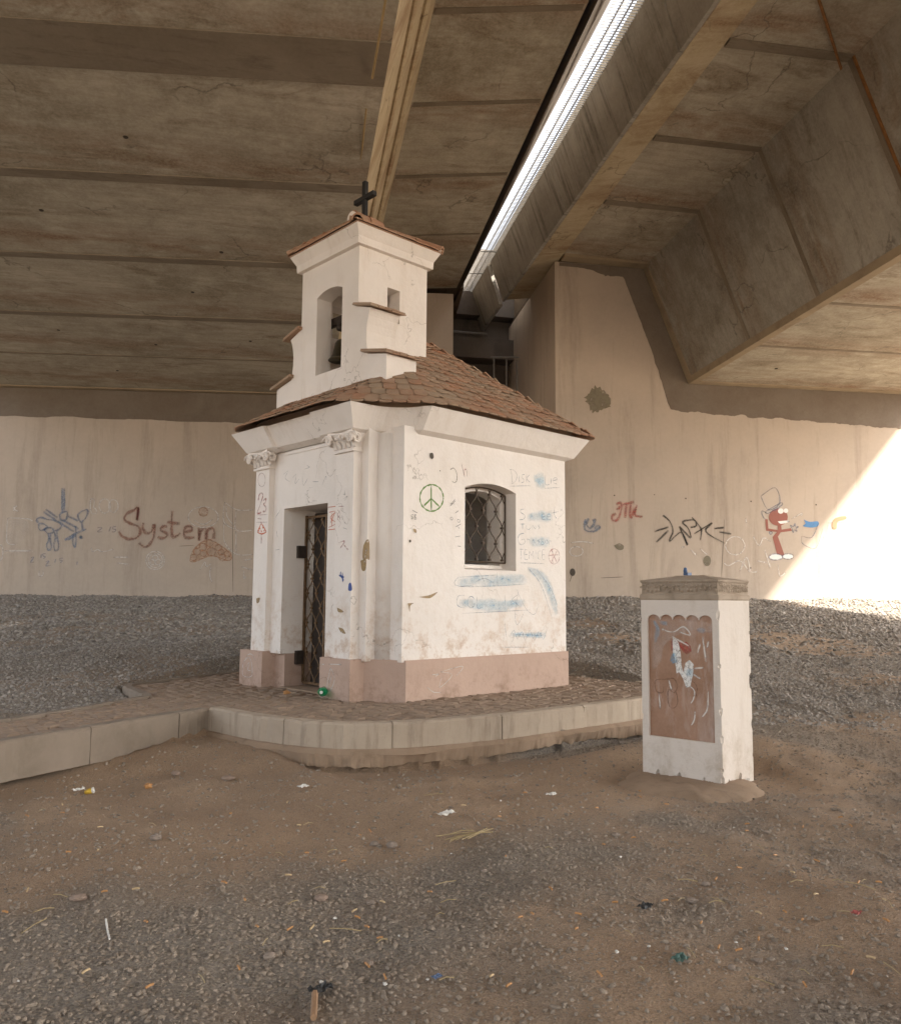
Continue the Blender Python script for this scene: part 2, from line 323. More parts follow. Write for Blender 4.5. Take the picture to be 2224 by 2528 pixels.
m = MB().rings(long(edgk, 0, NEAR+2.5)); m.build('edge_beam', M['darkedge'], deckL)
up_ = [up(Lle, .75).off(tuple(-BT*.03)), up(Lle, .752).off(tuple(BT*.9)), up(Lle, .95).off(tuple(BT*.9)), up(Lle, .95).off(tuple(-BT*.03))]
jm = lambda k, wdt, dz, l0, l1: [l0.at(k)+A3(0,0,-dz), l1.at(k)+A3(0,0,-dz), l1.at(k+wdt)+A3(0,0,-dz), l0.at(k+wdt)+A3(0,0,-dz), l0.at(k)+A3(0,0,.05), l1.at(k)+A3(0,0,.05), l1.at(k+wdt)+A3(0,0,.05), l0.at(k+wdt)+A3(0,0,.05)]
def kL(d, l): return d                                   # distance from wall is measured along the deck
for k, wd in ((1.98,.05),(3.70,.13),(5.56,.14),(7.36,.15),(9.0,.50),(10.9,.15),(12.7,.15)):
    MB().hexa(jm(k, wd, .012, Llb, lb2)).build('joint', M['joint'], deckL)
for k, wd in ((2.2,.04),(4.0,.07),(5.65,.07),(7.2,.08),(9.0,.08)):
    MB().hexa(jm(k, wd, .010, Lle.off(tuple(-BT*.03)), Llw.off(tuple(-BT*-.02)))).build('joint', M['joint'], deckL)
MB().hexa(jm(.02, .12, .02, Llb, lb2)).build('end_lip', M['lip'], deckL)
# bolt holes in the soffit: dark round sockets
for fx, k in ((.30,4.7),(.23,5.9),(.50,6.7),(.33,8.1),(.20,2.9),(.62,3.1),(.55,1.2),(.78,4.5),(.42,2.6),(.7,9.25),(.6,9.25),(.8,9.25)):
    p = Llb.at(k)*(1-fx)+lb2.at(k)*fx
    MB().lathe(p+A3(0,0,-.006), [(.0,-.003),(.018,-.003),(.024,.004),(.0,.01)], 10).build('bolt_hole', M['dark'], deckL)
# ---- right deck
rb2 = Lrb.off(tuple(RWE*RBOXW)); rw2 = rb2.off(tuple(RWE*.65+A3(0,0,2.03))); rt2 = widen(rw2.off(tuple(RWE*RCANT+A3(0,0,.2))), BT*RFLARE)   # flare added to the unseen slab edge to shade the ground on the right
deckR = thing('bridge_deck', 'concrete box girder deck overhead, right of the bright slit, with streaked fascia', 'bridge deck', (7.3, .3, 4.8))
q = [Lrb, rb2, up(rb2, .3), up(Lrb, .3)]; MB().rings(long(q, G0, NEAR)).build('soffit', M['soffit'], deckR)
ins = RWE*.3
q = [Lrb.off((0,0,.003)), Lrw, Lrw.off(tuple(ins)), Lrb.off(tuple(ins+A3(0,0,.003)))]; MB().rings(long(q, G0, NEAR)).build('web', M['web'], deckR)
q = [rb2, rw2, rw2.off(tuple(-ins)), rb2.off(tuple(-ins))]; MB().rings(long(q, G0, NEAR)).build('web', M['web'], deckR)
q = [Lbr.off((0,0,.02)), Lrw.off((0,0,.003)), rw2.off((0,0,.003)), rt2, up(rt2, .4), up(Lbr, .8)]; MB().rings(long(q, G0, NEAR)).build('slab', M['soffit'], deckR)
bfar = Line(Lbr.at(-1.75), Lbr.d); ffar = Line(Lfb.at(1.75), Lfb.d); 
q = [Line(ffar.p+BT*.055, ffar.d), bfar, up(bfar, .7), Line(ffar.p+BT*.055+A3(0,0,.7), ffar.d)]
MB().rings(long(q, 0, NEAR+1.7)).build('edge_beam', M['beam'], deckR)
f1 = Line(Lfb.at(1.62), Lfb.d); s1 = Line(Lsr.at(1.62), Lsr.d)
npan = 0
def fascia(k0, k1, out=0.0):
    q = [Lfb.off(tuple(-BT*out)), Lfb.off(tuple(BT*.05)), Lsr.off(tuple(BT*.05)), Lsr.off(tuple(-BT*out))]
    return MB().rings(long(q, k0, k1)).build('fascia_panel', M['fascia'], deckR)
fascia(0.0, 1.5, .02)
k = 1.66; ln = 1.2; i = 0
while k < NEAR: fascia(k, k+ln-.012, .004*((i*7) % 3)); k += ln; i += 1
for k, wd in ((1.95,.10),(3.62,.10),(5.4,.12),(7.2,.12),(9.0,.12)):
    MB().hexa(jm(k, wd, .010, Lrw.off(tuple(-BT*.02)), Lbr.off(tuple(BT*.02)))).build('joint', M['joint'], deckR)
    a, b = Lrb, Lrw; o_ = -BT*.012
    MB().hexa([a.at(k)+o_, a.at(k+.07)+o_, b.at(k+.07)+o_, b.at(k)+o_, a.at(k)-o_, a.at(k+.07)-o_, b.at(k+.07)-o_, b.at(k)-o_]).build('joint', M['joint'], deckR)
    if k > 4:
        o_ = -BT*.018; MB().hexa([a.at(k+.08)+o_, a.at(k+.11)+o_, b.at(k+.11)+o_, b.at(k+.08)+o_, a.at(k+.08)-o_, a.at(k+.11)-o_, b.at(k+.11)-o_, b.at(k+.08)-o_]).build('rust_streak', M['rust'], deckR)
    MB().hexa(jm(k, wd*.6, .008, rb2, Lrb)).build('joint', M['joint'], deckR)
for k in (5.3, 7.1):     # rust runs across the slab
    a = Lrw.at(k)+A3(0,0,-.012); b = Lbr.at(k+1.5)+A3(0,0,-.012); d = BD*.035
    MB().hexa([a, b, b+d, a+d, a+A3(0,0,.03), b+A3(0,0,.03), b+d+A3(0,0,.03), a+d+A3(0,0,.03)]).build('rust_streak', M['rust'], deckR)
o_ = -BT*.03
for (a, b, nm) in ((Lrb, Lrw, 'end_lip'),):
    MB().hexa([a.at(.02)+o_, a.at(.16)+o_, b.at(.16)+o_, b.at(.02)+o_, a.at(.02)-o_, a.at(.16)-o_, b.at(.16)-o_, b.at(.02)-o_]).build(nm, M['lip'], deckR)
MB().hexa(jm(.02, .20, .035, Lrw.off(tuple(-BT*-.02)), Lbr.off(tuple(BT*.02)))).build('end_lip', M['lip'], deckR)
MB().hexa(jm(.02, .14, .02, rb2, Lrb)).build('end_lip', M['lip'], deckR)
q = [Lrb.off(tuple(-BT*.02+A3(0,0,-.02))), Lrb.off(tuple(BT*.1+A3(0,0,-.02))), Lrb.off(tuple(BT*.1+A3(0,0,.08))), Lrb.off(tuple(-BT*.045+A3(0,0,.08)))]
MB().rings(long(q, .02, NEAR)).build('corner_lip', M['lip'], deckR)
for fx, k in ((.22,1.0),(.42,2.9),(.3,4.6)):
    p = Lrb.at(k)*(1-fx)+rb2.at(k)*fx
    MB().lathe(p+A3(0,0,-.006), [(.0,-.003),(.022,-.003),(.028,.004),(.0,.01)], 10).build('bolt_hole', M['dark'], deckR)
# ---- the grating over the slit
gr = MB(); kk = 0.0
for i in range(int((NEAR-1)/.045)):
    k = .02+i*.045; a, b = Lsl.at(k), Lsr.at(k)
    a = a+A3(0,0,-.02); b = b+A3(0,0,-.02); d = BD*.006; h = A3(0,0,.011)
    gr.hexa([a, b, b+d, a+d, a+h, b+h, b+d+h, a+d+h])
for f in (.36, .66):
    a, b = [Lsl.at(k)*(1-f)+Lsr.at(k)*f+A3(0,0,.012) for k in (0, NEAR)]; gr.tube([a, b], .011, 6)
grate = gr.build('steel_grating', M['metal'], None, loc=Lsl.at(6)); tag(grate, 'long steel bar grating closing the bright slit between the two bridge decks', 'grating')
for k in (.02, 1.15, 2.15):
    a, b = Lsl.at(k), Lsr.at(k); d = BD*.03
    MB().hexa([a+A3(0,0,-.030), b+A3(0,0,-.030), b+d+A3(0,0,-.030), a+d+A3(0,0,-.030), a+A3(0,0,-.025), b+A3(0,0,-.025), b+d+A3(0,0,-.025), a+d+A3(0,0,-.025)]).build('cross_plate', M['metal'], grate)
# ---- added sun stop, parapet, and the roadway running on over the abutments
q = [Lsr.off(tuple(BT*.03+A3(0,0,-.02))), Lsr.off(tuple(BT*.28+A3(0,0,-.02))), Lsr.off(tuple(BT*.28+A3(0,0,.20))), Lsr.off(tuple(BT*.03+A3(0,0,.20)))]
MB().rings(long(q, -6, NEAR)).build('sun_stop_upstand', M['fascia'], deckR)  # upstand added to keep the sun from shining through the slit
q = [Lsl.off(tuple(-BT*.30+A3(0,0,.36))), Lsl.off(tuple(-BT*.05+A3(0,0,.36))), Lsl.off(tuple(-BT*.05+A3(0,0,1.0))), Lsl.off(tuple(-BT*.30+A3(0,0,1.0)))]
MB().rings(long(q, -6, NEAR)).build('parapet', M['fascia'], deckL)
# ---- abutments
def wallplane(p0, e, s, z, n, out): return p0+e*s+A3(0,0,z)+n*out
def wallbox(p0, e, n, s0, s1, z0, z1, depth):
    P = [p0+e*s0, p0+e*s1, p0+e*s1-n*depth, p0+e*s0-n*depth]
    return MB().loft([p+A3(0,0,z0) for p in P], [p+A3(0,0,z1) for p in P])
abL = thing('abutment_wall', 'pinkish concrete abutment wall on the left with red System graffiti and a blue chalk creature', 'wall', LW0+A3(0,0,1))
sL = (A3(5.08,3.87,0)-LW0)@LWE
wallbox(LW0, LWE, LWN, -9, sL, -1, 6.80, 2.6).build('wall', M['abut'], abL)
abR = thing('abutment_wall', 'beige concrete abutment wall on the right with black tag, red tag and a top-hatted red figure', 'wall', RW0+A3(0,0,1))
sR = (A3(5.34,1.62,0)-RW0)@RWE
wallbox(RW0, RWE, RWN, sR, 11.5, -1, 6.83, 4.2).build('wall', M['abut'], abR)
def patch(name, p0, e, n, poly, mat, parent, out=.006, th=.012):
    return MB().loft([p0+e*s+A3(0,0,z)-n*th for s, z in poly], [p0+e*s+A3(0,0,z)+n*out for s, z in poly]).build(name, mat, parent)
def jag(p, q, n, amp):
    n *= 3; o = random.uniform(0, 90); nz = lambda t, k: (float(fbm(np.array([t*n*.16+o]), np.array([k+.5]), 5)[0])-.5)*2
    return [(p[0]+(q[0]-p[0])*i/n+nz(i/n, 1)*amp*1.3, p[1]+(q[1]-p[1])*i/n+nz(i/n, 9)*amp*1.9) for i in range(n+1)]
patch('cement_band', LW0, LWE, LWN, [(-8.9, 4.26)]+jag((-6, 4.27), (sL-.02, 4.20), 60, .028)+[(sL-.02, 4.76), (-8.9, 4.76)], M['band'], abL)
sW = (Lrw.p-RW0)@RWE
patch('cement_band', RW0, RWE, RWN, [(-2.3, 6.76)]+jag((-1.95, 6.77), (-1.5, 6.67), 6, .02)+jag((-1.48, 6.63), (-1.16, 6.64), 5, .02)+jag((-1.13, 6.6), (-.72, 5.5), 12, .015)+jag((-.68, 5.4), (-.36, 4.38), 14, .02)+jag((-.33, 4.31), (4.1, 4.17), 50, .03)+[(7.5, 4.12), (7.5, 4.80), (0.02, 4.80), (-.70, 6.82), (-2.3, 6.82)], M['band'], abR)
# ---- the shaded recess between the abutments
bk0 = A3(6.3, 5.2, 0); rn = A3(-BD[0], -BD[1], 0); rn /= np.linalg.norm(rn)
rec = thing('recess_wall', 'dark shaded back wall of the recess between the two abutments', 'wall', bk0)
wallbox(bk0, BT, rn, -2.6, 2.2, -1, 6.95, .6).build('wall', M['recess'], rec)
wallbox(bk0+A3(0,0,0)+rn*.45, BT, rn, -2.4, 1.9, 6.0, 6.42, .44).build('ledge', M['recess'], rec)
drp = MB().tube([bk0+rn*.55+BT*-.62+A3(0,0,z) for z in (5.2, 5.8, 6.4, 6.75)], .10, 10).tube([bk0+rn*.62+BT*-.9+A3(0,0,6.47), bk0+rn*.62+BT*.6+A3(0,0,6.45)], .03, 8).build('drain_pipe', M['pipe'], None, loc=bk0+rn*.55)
tag(drp, 'dirty drain pipe running up the dark recess below the far end of the slit', 'pipe')
rl = MB(); rb0 = A3(5.72, 3.10, 0)
for s in (-.24, 0, .20): rl.tube([rb0+BT*s+A3(0,0,2.9), rb0+BT*s+A3(0,0,5.50)], .016, 6)
rl.tube([rb0+BT*-.30+A3(0,0,5.52), rb0+BT*.24+A3(0,0,5.56)], .02, 6); rl.tube([rb0+BT*-.30+A3(0,0,4.6), rb0+BT*.24+A3(0,0,4.62)], .016, 6)
tag(rl.build('ladder_cage', M['rail'], None, loc=rb0+A3(0,0,2.9)), 'grey steel railing standing in the dark recess beyond the tiled roof', 'railing')
P = lambda p0, e, n, s0, s1, d0, d1: [p0+e*s0-n*d0, p0+e*s1-n*d0, p0+e*s1-n*d1, p0+e*s0-n*d1]
rd = P(LW0, LWE, LWN, -9, sL+.2, .02, 9); MB().loft([p+A3(0,0,6.93) for p in rd], [p+A3(0,0,7.9) for p in rd]).build('approach_slab', M['darkedge'], abL)
rd = P(RW0, RWE, RWN, sR+.05, 12, .02, 9); MB().loft([p+A3(0,0,6.93) for p in rd], [p+A3(0,0,7.9) for p in rd]).build('approach_slab', M['darkedge'], abR)
rd = [bk0+BT*-2.6+rn*.30, bk0+BT*2.2+rn*.30, bk0+BT*2.2-rn*6, bk0+BT*-2.6-rn*6]; MB().loft([p+A3(0,0,6.96) for p in rd], [p+A3(0,0,8.4) for p in rd]).build('recess_light_stop', M['recess'], rec)  # unseen cap, added to keep light out of the recess
# ---- thin cable under the left deck
tag(MB().tube([A3(-2.30,-3.43,5.0), A3(-2.09,-3.09,5.0), A3(-1.88,-2.75,4.99), A3(-1.65,-2.38,5.0)], .009, 6).tube([A3(-1.44,-2.03,5.0), A3(-1.11,-1.54,5.0), A3(-.75,-.97,5.0), A3(0,.2,4.95)], .007, 6).build('cable', M['wire'], None, loc=(-1.8,-2.8,5.0)), 'thin ochre cable strung below the left bridge deck near its pale edge', 'cable')
BSC[0] = 1.0
LWS, RWS = [CAM+(A3(p[0], p[1], 1.06)-CAM)*1.5 for p in (LW0, RW0)]        # the wall feet in metres
# ------------------------------------------------------------------ the chapel
YC = 1.09
mir = lambda P: [(x, 2*YC-y) for x, y in P][::-1]
ch = thing('chapel', 'small white wayside chapel with red tiled roof, bell gable and lattice gate', 'chapel', (1.7, YC, 0))
# walls: one outline with a niche at each front corner
rc = [(.11,.20),(.11,.10),(.147,.10),(.147,-.065),(.30,-.065),(.365,-.18),(.365,-.40),(3.07,-.40)]
outline = rc+mir(rc)
wall = MB().prism(outline, .40, 2.92).build('wall', M['white'], ch)
c1 = MB().box((.58, .02, -.1), (2.72, 2.16, 2.80)).build('c', None)
c2 = MB().box((-.3, .63, -.1), (.9, 1.55, 2.14)).build('c', None)
def archpoly(x0, x1, z0, zs, rise, n=12):
    pts = [(x0, z0), (x1, z0)]; c = (x0+x1)/2; hw = (x1-x0)/2
    R = (hw*hw+rise*rise)/(2*rise); a = math.asin(hw/R)
    return pts+[(c+R*math.sin(a-2*a*i/n), zs+R*math.cos(a-2*a*i/n)-(R-rise)) for i in range(n+1)]
wp = archpoly(1.274, 2.134, 1.40, 2.34, .075); wi = archpoly(1.40, 2.06, 1.47, 2.28, .07)
c3 = MB().loft([(x, -.41, z) for x, z in wp], [(x, -.20, z) for x, z in [(1.704+(x-1.704)*.93, 1.40+(z-1.40)*.97+.03) for x, z in wp]]).build('c', None)
c4 = MB().loft([(x, -.3, z) for x, z in wi], [(x, .3, z) for x, z in wi]).build('c', None)
c5 = MB().box((1.35, 1.9, 1.5), (2.1, 2.8, 2.3)).build('c', None)  # opposite window, unseen, added to let light into the chapel
boolean(wall, [c1, c2, c3, c4, c5])
# inner faces: floor and a dark sheet standing for the unlit interior
MB().box((.13, .60, -.05), (2.75, 1.58, .012)).build('threshold', M['found'], ch)
MB().box((.60, .0, -.05), (2.70, 2.16, .010)).build('floor', M['found'], ch)
MB().box((.50, .64, .03), (.545, 1.47, 2.10)).build('doorway_dark_sheet', M['wood'], ch)
def chip(o, spots_, r0, r1):
    """knock small chips off the edges at the given points"""
    V, Fc = ico(1); cs = []
    for c in spots_: cs.append(obj('c', V*(1+rng.normal(0, .18, (len(V), 1)))*rng.uniform(r0, r1)*np.array([1, 1, rng.uniform(1, 1.9)])+np.array(c), Fc, None))
    boolean(o, cs)
# pilasters with capitals, plinth blocks
def pilaster(y0, y1):
    p = MB().box((.04, y0, .41), (.20, y1, 2.86)).build('pilaster', M['white'], ch)
    yc = (y0+y1)/2; hw = (y1-y0)/2
    cp = MB()
    cp.box((.012, y0-.022, 2.655), (.21, y1+.022, 2.680))                       # astragal
    R = []
    for z, g in ((2.71,.0),(2.76,.012),(2.82,.045),(2.855,.06)): R.append([(.04-g, y0-g, z), (.21, y0-g, z), (.21, y1+g, z), (.04-g, y1+g, z)])
    cp.rings(R)
    for y in (y0-.075, y1+.075): pass
    ab = [(-.045, y0-.07), (.0, y0-.045), (.21, y0-.045), (.21, y1+.045), (.0, y1+.045), (-.045, y1+.07), (-.015, yc+.05), (-.015, yc-.05)]
    cp.loft([(x, y, 2.856) for x, y in ab], [(x, y, 2.892) for x, y in ab])
    def volute(cy, sgn, face):
        pts = []; rad = []
        for i in range(27):
            t = i/26*2.3*2*math.pi; rr = .058*(1-i/30)
            u = cy+sgn*rr*math.cos(t); z = 2.792+rr*math.sin(t)+.0
            pts.append((face-.004*i/26, u, z)); rad.append(.016*(1-i/45))
        cp.tube(pts, rad, 6)
        cp.tube([(face, cy+sgn*.05, 2.83), (face-.01, cy-sgn*.03, 2.848), (face-.004, cy-sgn*.10, 2.835), (face, cy-sgn*.13, 2.80)], [.016,.014,.012,.006], 6)
    volute(y0-.035, 1, -.045); volute(y1+.035, -1, -.045)
    def volx(cx, y, sg):
        pts = []; rad = []
        for i in range(25):
            t = i/24*2.2*2*math.pi; rr = .058*(1-i/30)
            pts.append((cx-rr*math.cos(t), y, 2.79+rr*math.sin(t))); rad.append(.016*(1-i/45))
        cp.tube(pts, rad, 6)
    volx(.02, y0-.075, 1); volx(.02, y1+.075, -1)
    for k, y in enumerate(np.linspace(y0-.01, y1+.01, 5)):                       # acanthus leaves
        h = .075 if k % 2 else .11
        cp.rings([[(.04-.01, y-.034, 2.70), (.02, y, 2.70), (.04-.01, y+.034, 2.70), (.05, y, 2.70)],
                  [(.02-.01, y-.036, 2.70+h*.6), (-.012, y, 2.70+h*.6), (.02-.01, y+.036, 2.70+h*.6), (.04, y, 2.70+h*.6)],
                  [(-.02, y-.022, 2.70+h), (-.045, y, 2.70+h*.92), (-.02, y+.022, 2.70+h), (.01, y, 2.70+h)]])
    for dy in (-.06, .0, .06): cp.lathe((-.038, yc+dy, 2.80+.02*(dy == 0)), [(.0,-.022),(.018,-.012),(.022,.0),(.016,.014),(.0,.022)], 8)
    c = cp.build('capital', M['white2'], p, smooth=False)
    return p
pR = pilaster(.06, .38); pL = pilaster(1.80, 2.12)
def block(y0, y1):
    o = MB().box((0, y0, -.03), (.30, y1, .422)).build('plinth_block', M['plinth'], ch)
    E_ = [(0, y0, rng.uniform(.03, .4)) for _ in range(3)]+[(0, rng.uniform(y0, y1), .422) for _ in range(2)]+[(rng.uniform(.03, .2), y0, .422)]
    chip(o, E_, .008, .020); bevel(o, .008, 2); return o
# plinth course round the body
pr = [(.18,.30),(.18,.0),(.196,0),(.30,-.215),(.41,-.42),(3.09,-.42),(3.09,.9)]
pl_out = [(.18,.62),(.18,.0),(.296,-.20),(.41,-.42),(3.09,-.42)]
plx = pl_out+[(3.09, 2.60),(.41,2.60),(.296,2.38),(.18,2.18),(.18,1.56)]+[(.55,1.56),(.55,2.1),(2.8,2.1),(2.8,.05),(.55,.05),(.55,.62)]
o = MB().prism(plx, -.03, .420).build('plinth', M['plinth'], ch)
bl = block(0, .556); br = block(1.776, 2.309)
for y in (-.068, 2*YC+.068):                             # round corner shafts in the niches
    R = [[(.42+.15*math.cos(2*math.pi*j/28), y+.15*math.sin(2*math.pi*j/28), z) for j in range(28)] for z in (.40, 2.86)]
    o = MB().rings(R).build('corner_shaft', M['white'], ch)
    o.data.polygons.foreach_set('use_smooth', [len(p.vertices) == 4 for p in o.data.polygons])
# cornice: flared band swept round the plan
def cpath(o):
    """plan of the band at flare o (0 at its lower edge)"""
    front = [(0.0-o, YC), (0.0-o, .595-o*0), (-.05-o, .59), (-.05-o, -.04-o), (.06-o*.2, -.04-o)]
    cen = []
    for i in range(1, 9):
        a = math.pi/2*i/9
        cen.append((.06-o*.2+(.46+o*.2)*(math.sin(a)), -.04-o-(.44)*(1-math.cos(a))))
    side = [(.56, -.48-o), (3.16+o, -.48-o)]
    r = front+cen+side
    return r+mir(r[1:])
lo_, up__ = cpath(0.0), cpath(.145)
def inset(P, d):
    return [(x+(d if x < .35 else (-d if x > 3 else 0)), y+(d if y < YC-.5 else (-d if y > YC+.5 else 0))) for x, y in P]
RR = [[(x, y, 2.845) for x, y in inset(lo_, .085)], [(x, y, 2.862) for x, y in inset(lo_, .05)], [(x, y, 2.886) for x, y in lo_], [(x, y, 3.128) for x, y in up__], [(x, y, 3.14) for x, y in inset(up__, .3)]]
MB().rings(RR).build('cornice', M['white2'], ch)
MB().box((.095, .40, 2.845), (.13, 1.78, 2.862)).build('string_moulding', M['white2'], ch)
# front wall fillet line
MB().box((.098, .62, 2.795), (.12, 1.56, 2.815)).build('string_moulding', M['white2'], ch)
# ---- roof
def roofH(x, y):
    k = .05
    y = np.where(y > YC, 2*YC-y, y)
    P = [3.135+.78*(y+.66), 3.135+.57*(x+.27), 3.135+1.02*(3.36-x), 3.135+.90*((x+.22)*.617+(y+.17)*.787)-.125]
    P = np.array(P); return -k*np.log(np.sum(np.exp(-P/k), axis=0))
ZTOP = 4.43
def contour(z, n=720, c=(1.55, YC)):
    th = np.linspace(0, 2*math.pi, n, endpoint=False); lo = np.zeros(n); hi = np.full(n, 3.5)
    for _ in range(40):
        md = (lo+hi)/2; h = roofH(c[0]+md*np.cos(th), c[1]+md*np.sin(th)); lo = np.where(h > z, md, lo); hi = np.where(h > z, hi, md)
    return np.stack([c[0]+lo*np.cos(th), c[1]+lo*np.sin(th)], 1)
cz = np.linspace(3.27, ZTOP, 14)
RR = [[(x, y, 3.13) for x, y in contour(3.32)[::6]]]+[[(x, y, z-.03) for x, y in contour(z)[::6]] for z in cz]
roof = MB().rings(RR).build('roof', M['tile'], ch)
tv = []; tf = []; tt = []
dz = .083; zc = 3.112; row = 0
while zc < ZTOP-.02:
    C = contour(max(zc, 3.105)); D_ = np.linalg.norm(np.roll(C, -1, 0)-C, axis=1); L = np.concatenate([[0], np.cumsum(D_)]); tot = L[-1]
    Cc = np.vstack([C, C[:1]]); wd = .152; nT = max(6, int(tot/wd)); wd = tot/nT; off = (row % 2)*.5+rng.uniform(-.08, .08)
    for i in range(nT):
        s = ((i+off)*wd) % tot
        px, py = np.interp(s, L, Cc[:, 0]), np.interp(s, L, Cc[:, 1])
        e = 1e-3; gx = (roofH(px+e, py)-roofH(px-e, py))/(2*e); gy = (roofH(px, py+e)-roofH(px, py-e))/(2*e); g = math.hypot(gx, gy)
        up3 = np.array([gx/g, gy/g, g]); up3 /= np.linalg.norm(up3); sd = np.array([-gy/g, gx/g, 0]); nn = np.cross(sd, up3); nn *= np.sign(nn[2])
        if not (.38 < px < 1.5 and .5 < py < 1.68):
            yaw = rng.normal(0, .02); sd2 = sd*math.cos(yaw)+up3*math.sin(yaw); ud = up3*math.cos(yaw)-sd*math.sin(yaw)
            P0 = np.array([px, py, zc+.012])+nn*(.014+rng.uniform(-.005, .006))-ud*rng.uniform(.0, .012); hw = wd*.47; ln = .20; tk = .014
            lift = nn*.026
            top = [(-hw, .03), (-hw*.75, .008), (-hw*.3, 0), (hw*.3, 0), (hw*.75, .008), (hw, .03), (hw, ln), (-hw, ln)]
            n0 = len(tv)
            for a, b in top: tv.append(P0+sd2*a+ud*b+lift*(1-b/ln)+nn*tk*.5)
            for a, b in top: tv.append(P0+sd2*a+ud*b+lift*(1-b/ln)-nn*tk*.5)
            k8 = len(top); tf.append(tuple(n0+j for j in range(k8))); tf.append(tuple(n0+k8+j for j in range(k8-1, -1, -1)))
            for j in range(k8): tf.append((n0+j, n0+k8+j, n0+k8+(j+1) % k8, n0+(j+1) % k8))
            t = float(np.clip(rng.normal(.5, .28), 0, 1)); tt += [t]*(2+k8)
    zc += dz*(.28 if row < 1 else 1.06); row += 1
def set_tint(o, vals):
    a = o.data.attributes.new('tint', 'FLOAT', 'FACE'); a.data.foreach_set('value', np.asarray(vals, np.float32))
def const_tint(o, v=.4): set_tint(o, [v]*len(o.data.polygons)); return o
const_tint(roof, .8)
tl = obj('roof_tiles', tv, tf, M['tile'], roof); set_tint(tl, tt)
def halfpipe(p, q, r, th=.018, n=10):
    p, q = A3(*p), A3(*q); d = (q-p)/np.linalg.norm(q-p); sd = np.cross(d, A3(0,0,1)); sd /= np.linalg.norm(sd); upv = np.cross(sd, d)
    sec = lambda c, s=1.0: [c+s*r*(math.cos(t)*sd+math.sin(t)*upv) for t in np.linspace(-.15, math.pi+.15, n)]+[c+s*(r-th)*(math.cos(t)*sd+math.sin(t)*upv) for t in np.linspace(math.pi+.15, -.15, n)]
    return sec(p), sec(q, .9)
def ridge(name, p, q, r, step, parent):
    p, q = A3(*p), A3(*q); L = np.linalg.norm(q-p); n = max(1, int(L/step)); mb = MB()
    for i in range(n):
        a = p+(q-p)*(i/n); b = p+(q-p)*min(1, (i+1.12)/n); s1, s2 = halfpipe(a, b, r*(1+rng.uniform(-.04, .04))); mb.loft(s1, s2)
    return const_tint(mb.build(name, M['tile'], parent), .15)
ridge('ridge_tiles', (2.05, YC, 4.42), (1.40, YC, 4.45), .105, .3, roof)
ridge('hip_tiles', (2.12, YC-.03, 4.36), (2.12+.9, -.18, 3.50), .06, .3, roof) if False else None
# ---- bell gable
TX0, TX1, TY0, TY1 = .40, 1.47, .52, 1.73
tower = MB().box((TX0, TY0, 3.3), (TX1, TY1, 5.27)).build('bell_gable', M['white2'], ch)
ap = archpoly(.845, 1.385, 3.82, 4.815, .06)
k1 = MB().loft([(.2, y, z) for y, z in ap], [(.9, y, z) for y, z in ap]).build('c', None)
k2 = MB().box((.62, .72, 3.80), (1.28, 1.53, 5.0)).build('c', None)
k3 = MB().box((.835, .3, 4.42), (1.03, .9, 4.84)).build('c', None)
k4 = MB().box((.74, 1.4, 4.42), (1.05, 1.9, 4.84)).build('c', None)
boolean(tower, [k1, k2, k3, k4])
def scroll(sg):
    """stepped S-curved shoulder; y measured out from the shaft face"""
    y = lambda v: (TY0-v) if sg < 0 else (TY1+v)
    pts = [(-.05, 3.3), (.55, 3.3), (.55, 3.80), (.20, 3.87), (.185, 3.95), (.17, 4.05), (.168, 4.15), (.18, 4.24), (.205, 4.33), (.235, 4.39), (.25, 4.41), (.0, 4.49), (-.05, 4.49)]
    P = [(y(v), z) for v, z in pts]
    return MB().loft([(TX0-.003, a, b) for a, b in P], [(.835, a, b) for a, b in P]).build('scroll_shoulder', M['white2'], tower)
for sg in (-1, 1):
    scroll(sg); y = lambda v: (TY0-v) if sg < 0 else (TY1+v)
    def coping(v0, z0, v1, z1):
        mb = MB(); tn = []
        for lay in range(2):
            xs = np.linspace(TX0-.07, .86, 6)+rng.uniform(-.012, .012, 6)
            for i in range(5):
                o_ = rng.uniform(-.006, .006); ex = rng.uniform(0, .02)
                a = lambda x, v, z: (x, y(v), z+.016*lay+o_)
                mb.hexa([a(xs[i]+.004, v0, z0), a(xs[i+1]-.004, v0, z0), a(xs[i+1]-.004, v1+ex, z1), a(xs[i]+.004, v1+ex, z1), a(xs[i]+.004, v0, z0+.015), a(xs[i+1]-.004, v0, z0+.015), a(xs[i+1]-.004, v1+ex, z1+.015), a(xs[i]+.004, v1+ex, z1+.015)])
                tn += [float(rng.uniform(.4, 1))]*6
        set_tint(mb.build('coping_tiles', M['tile'], tower), tn)
    coping(-.02, 4.495, .32, 4.405); coping(.15, 3.895, .61, 3.795)
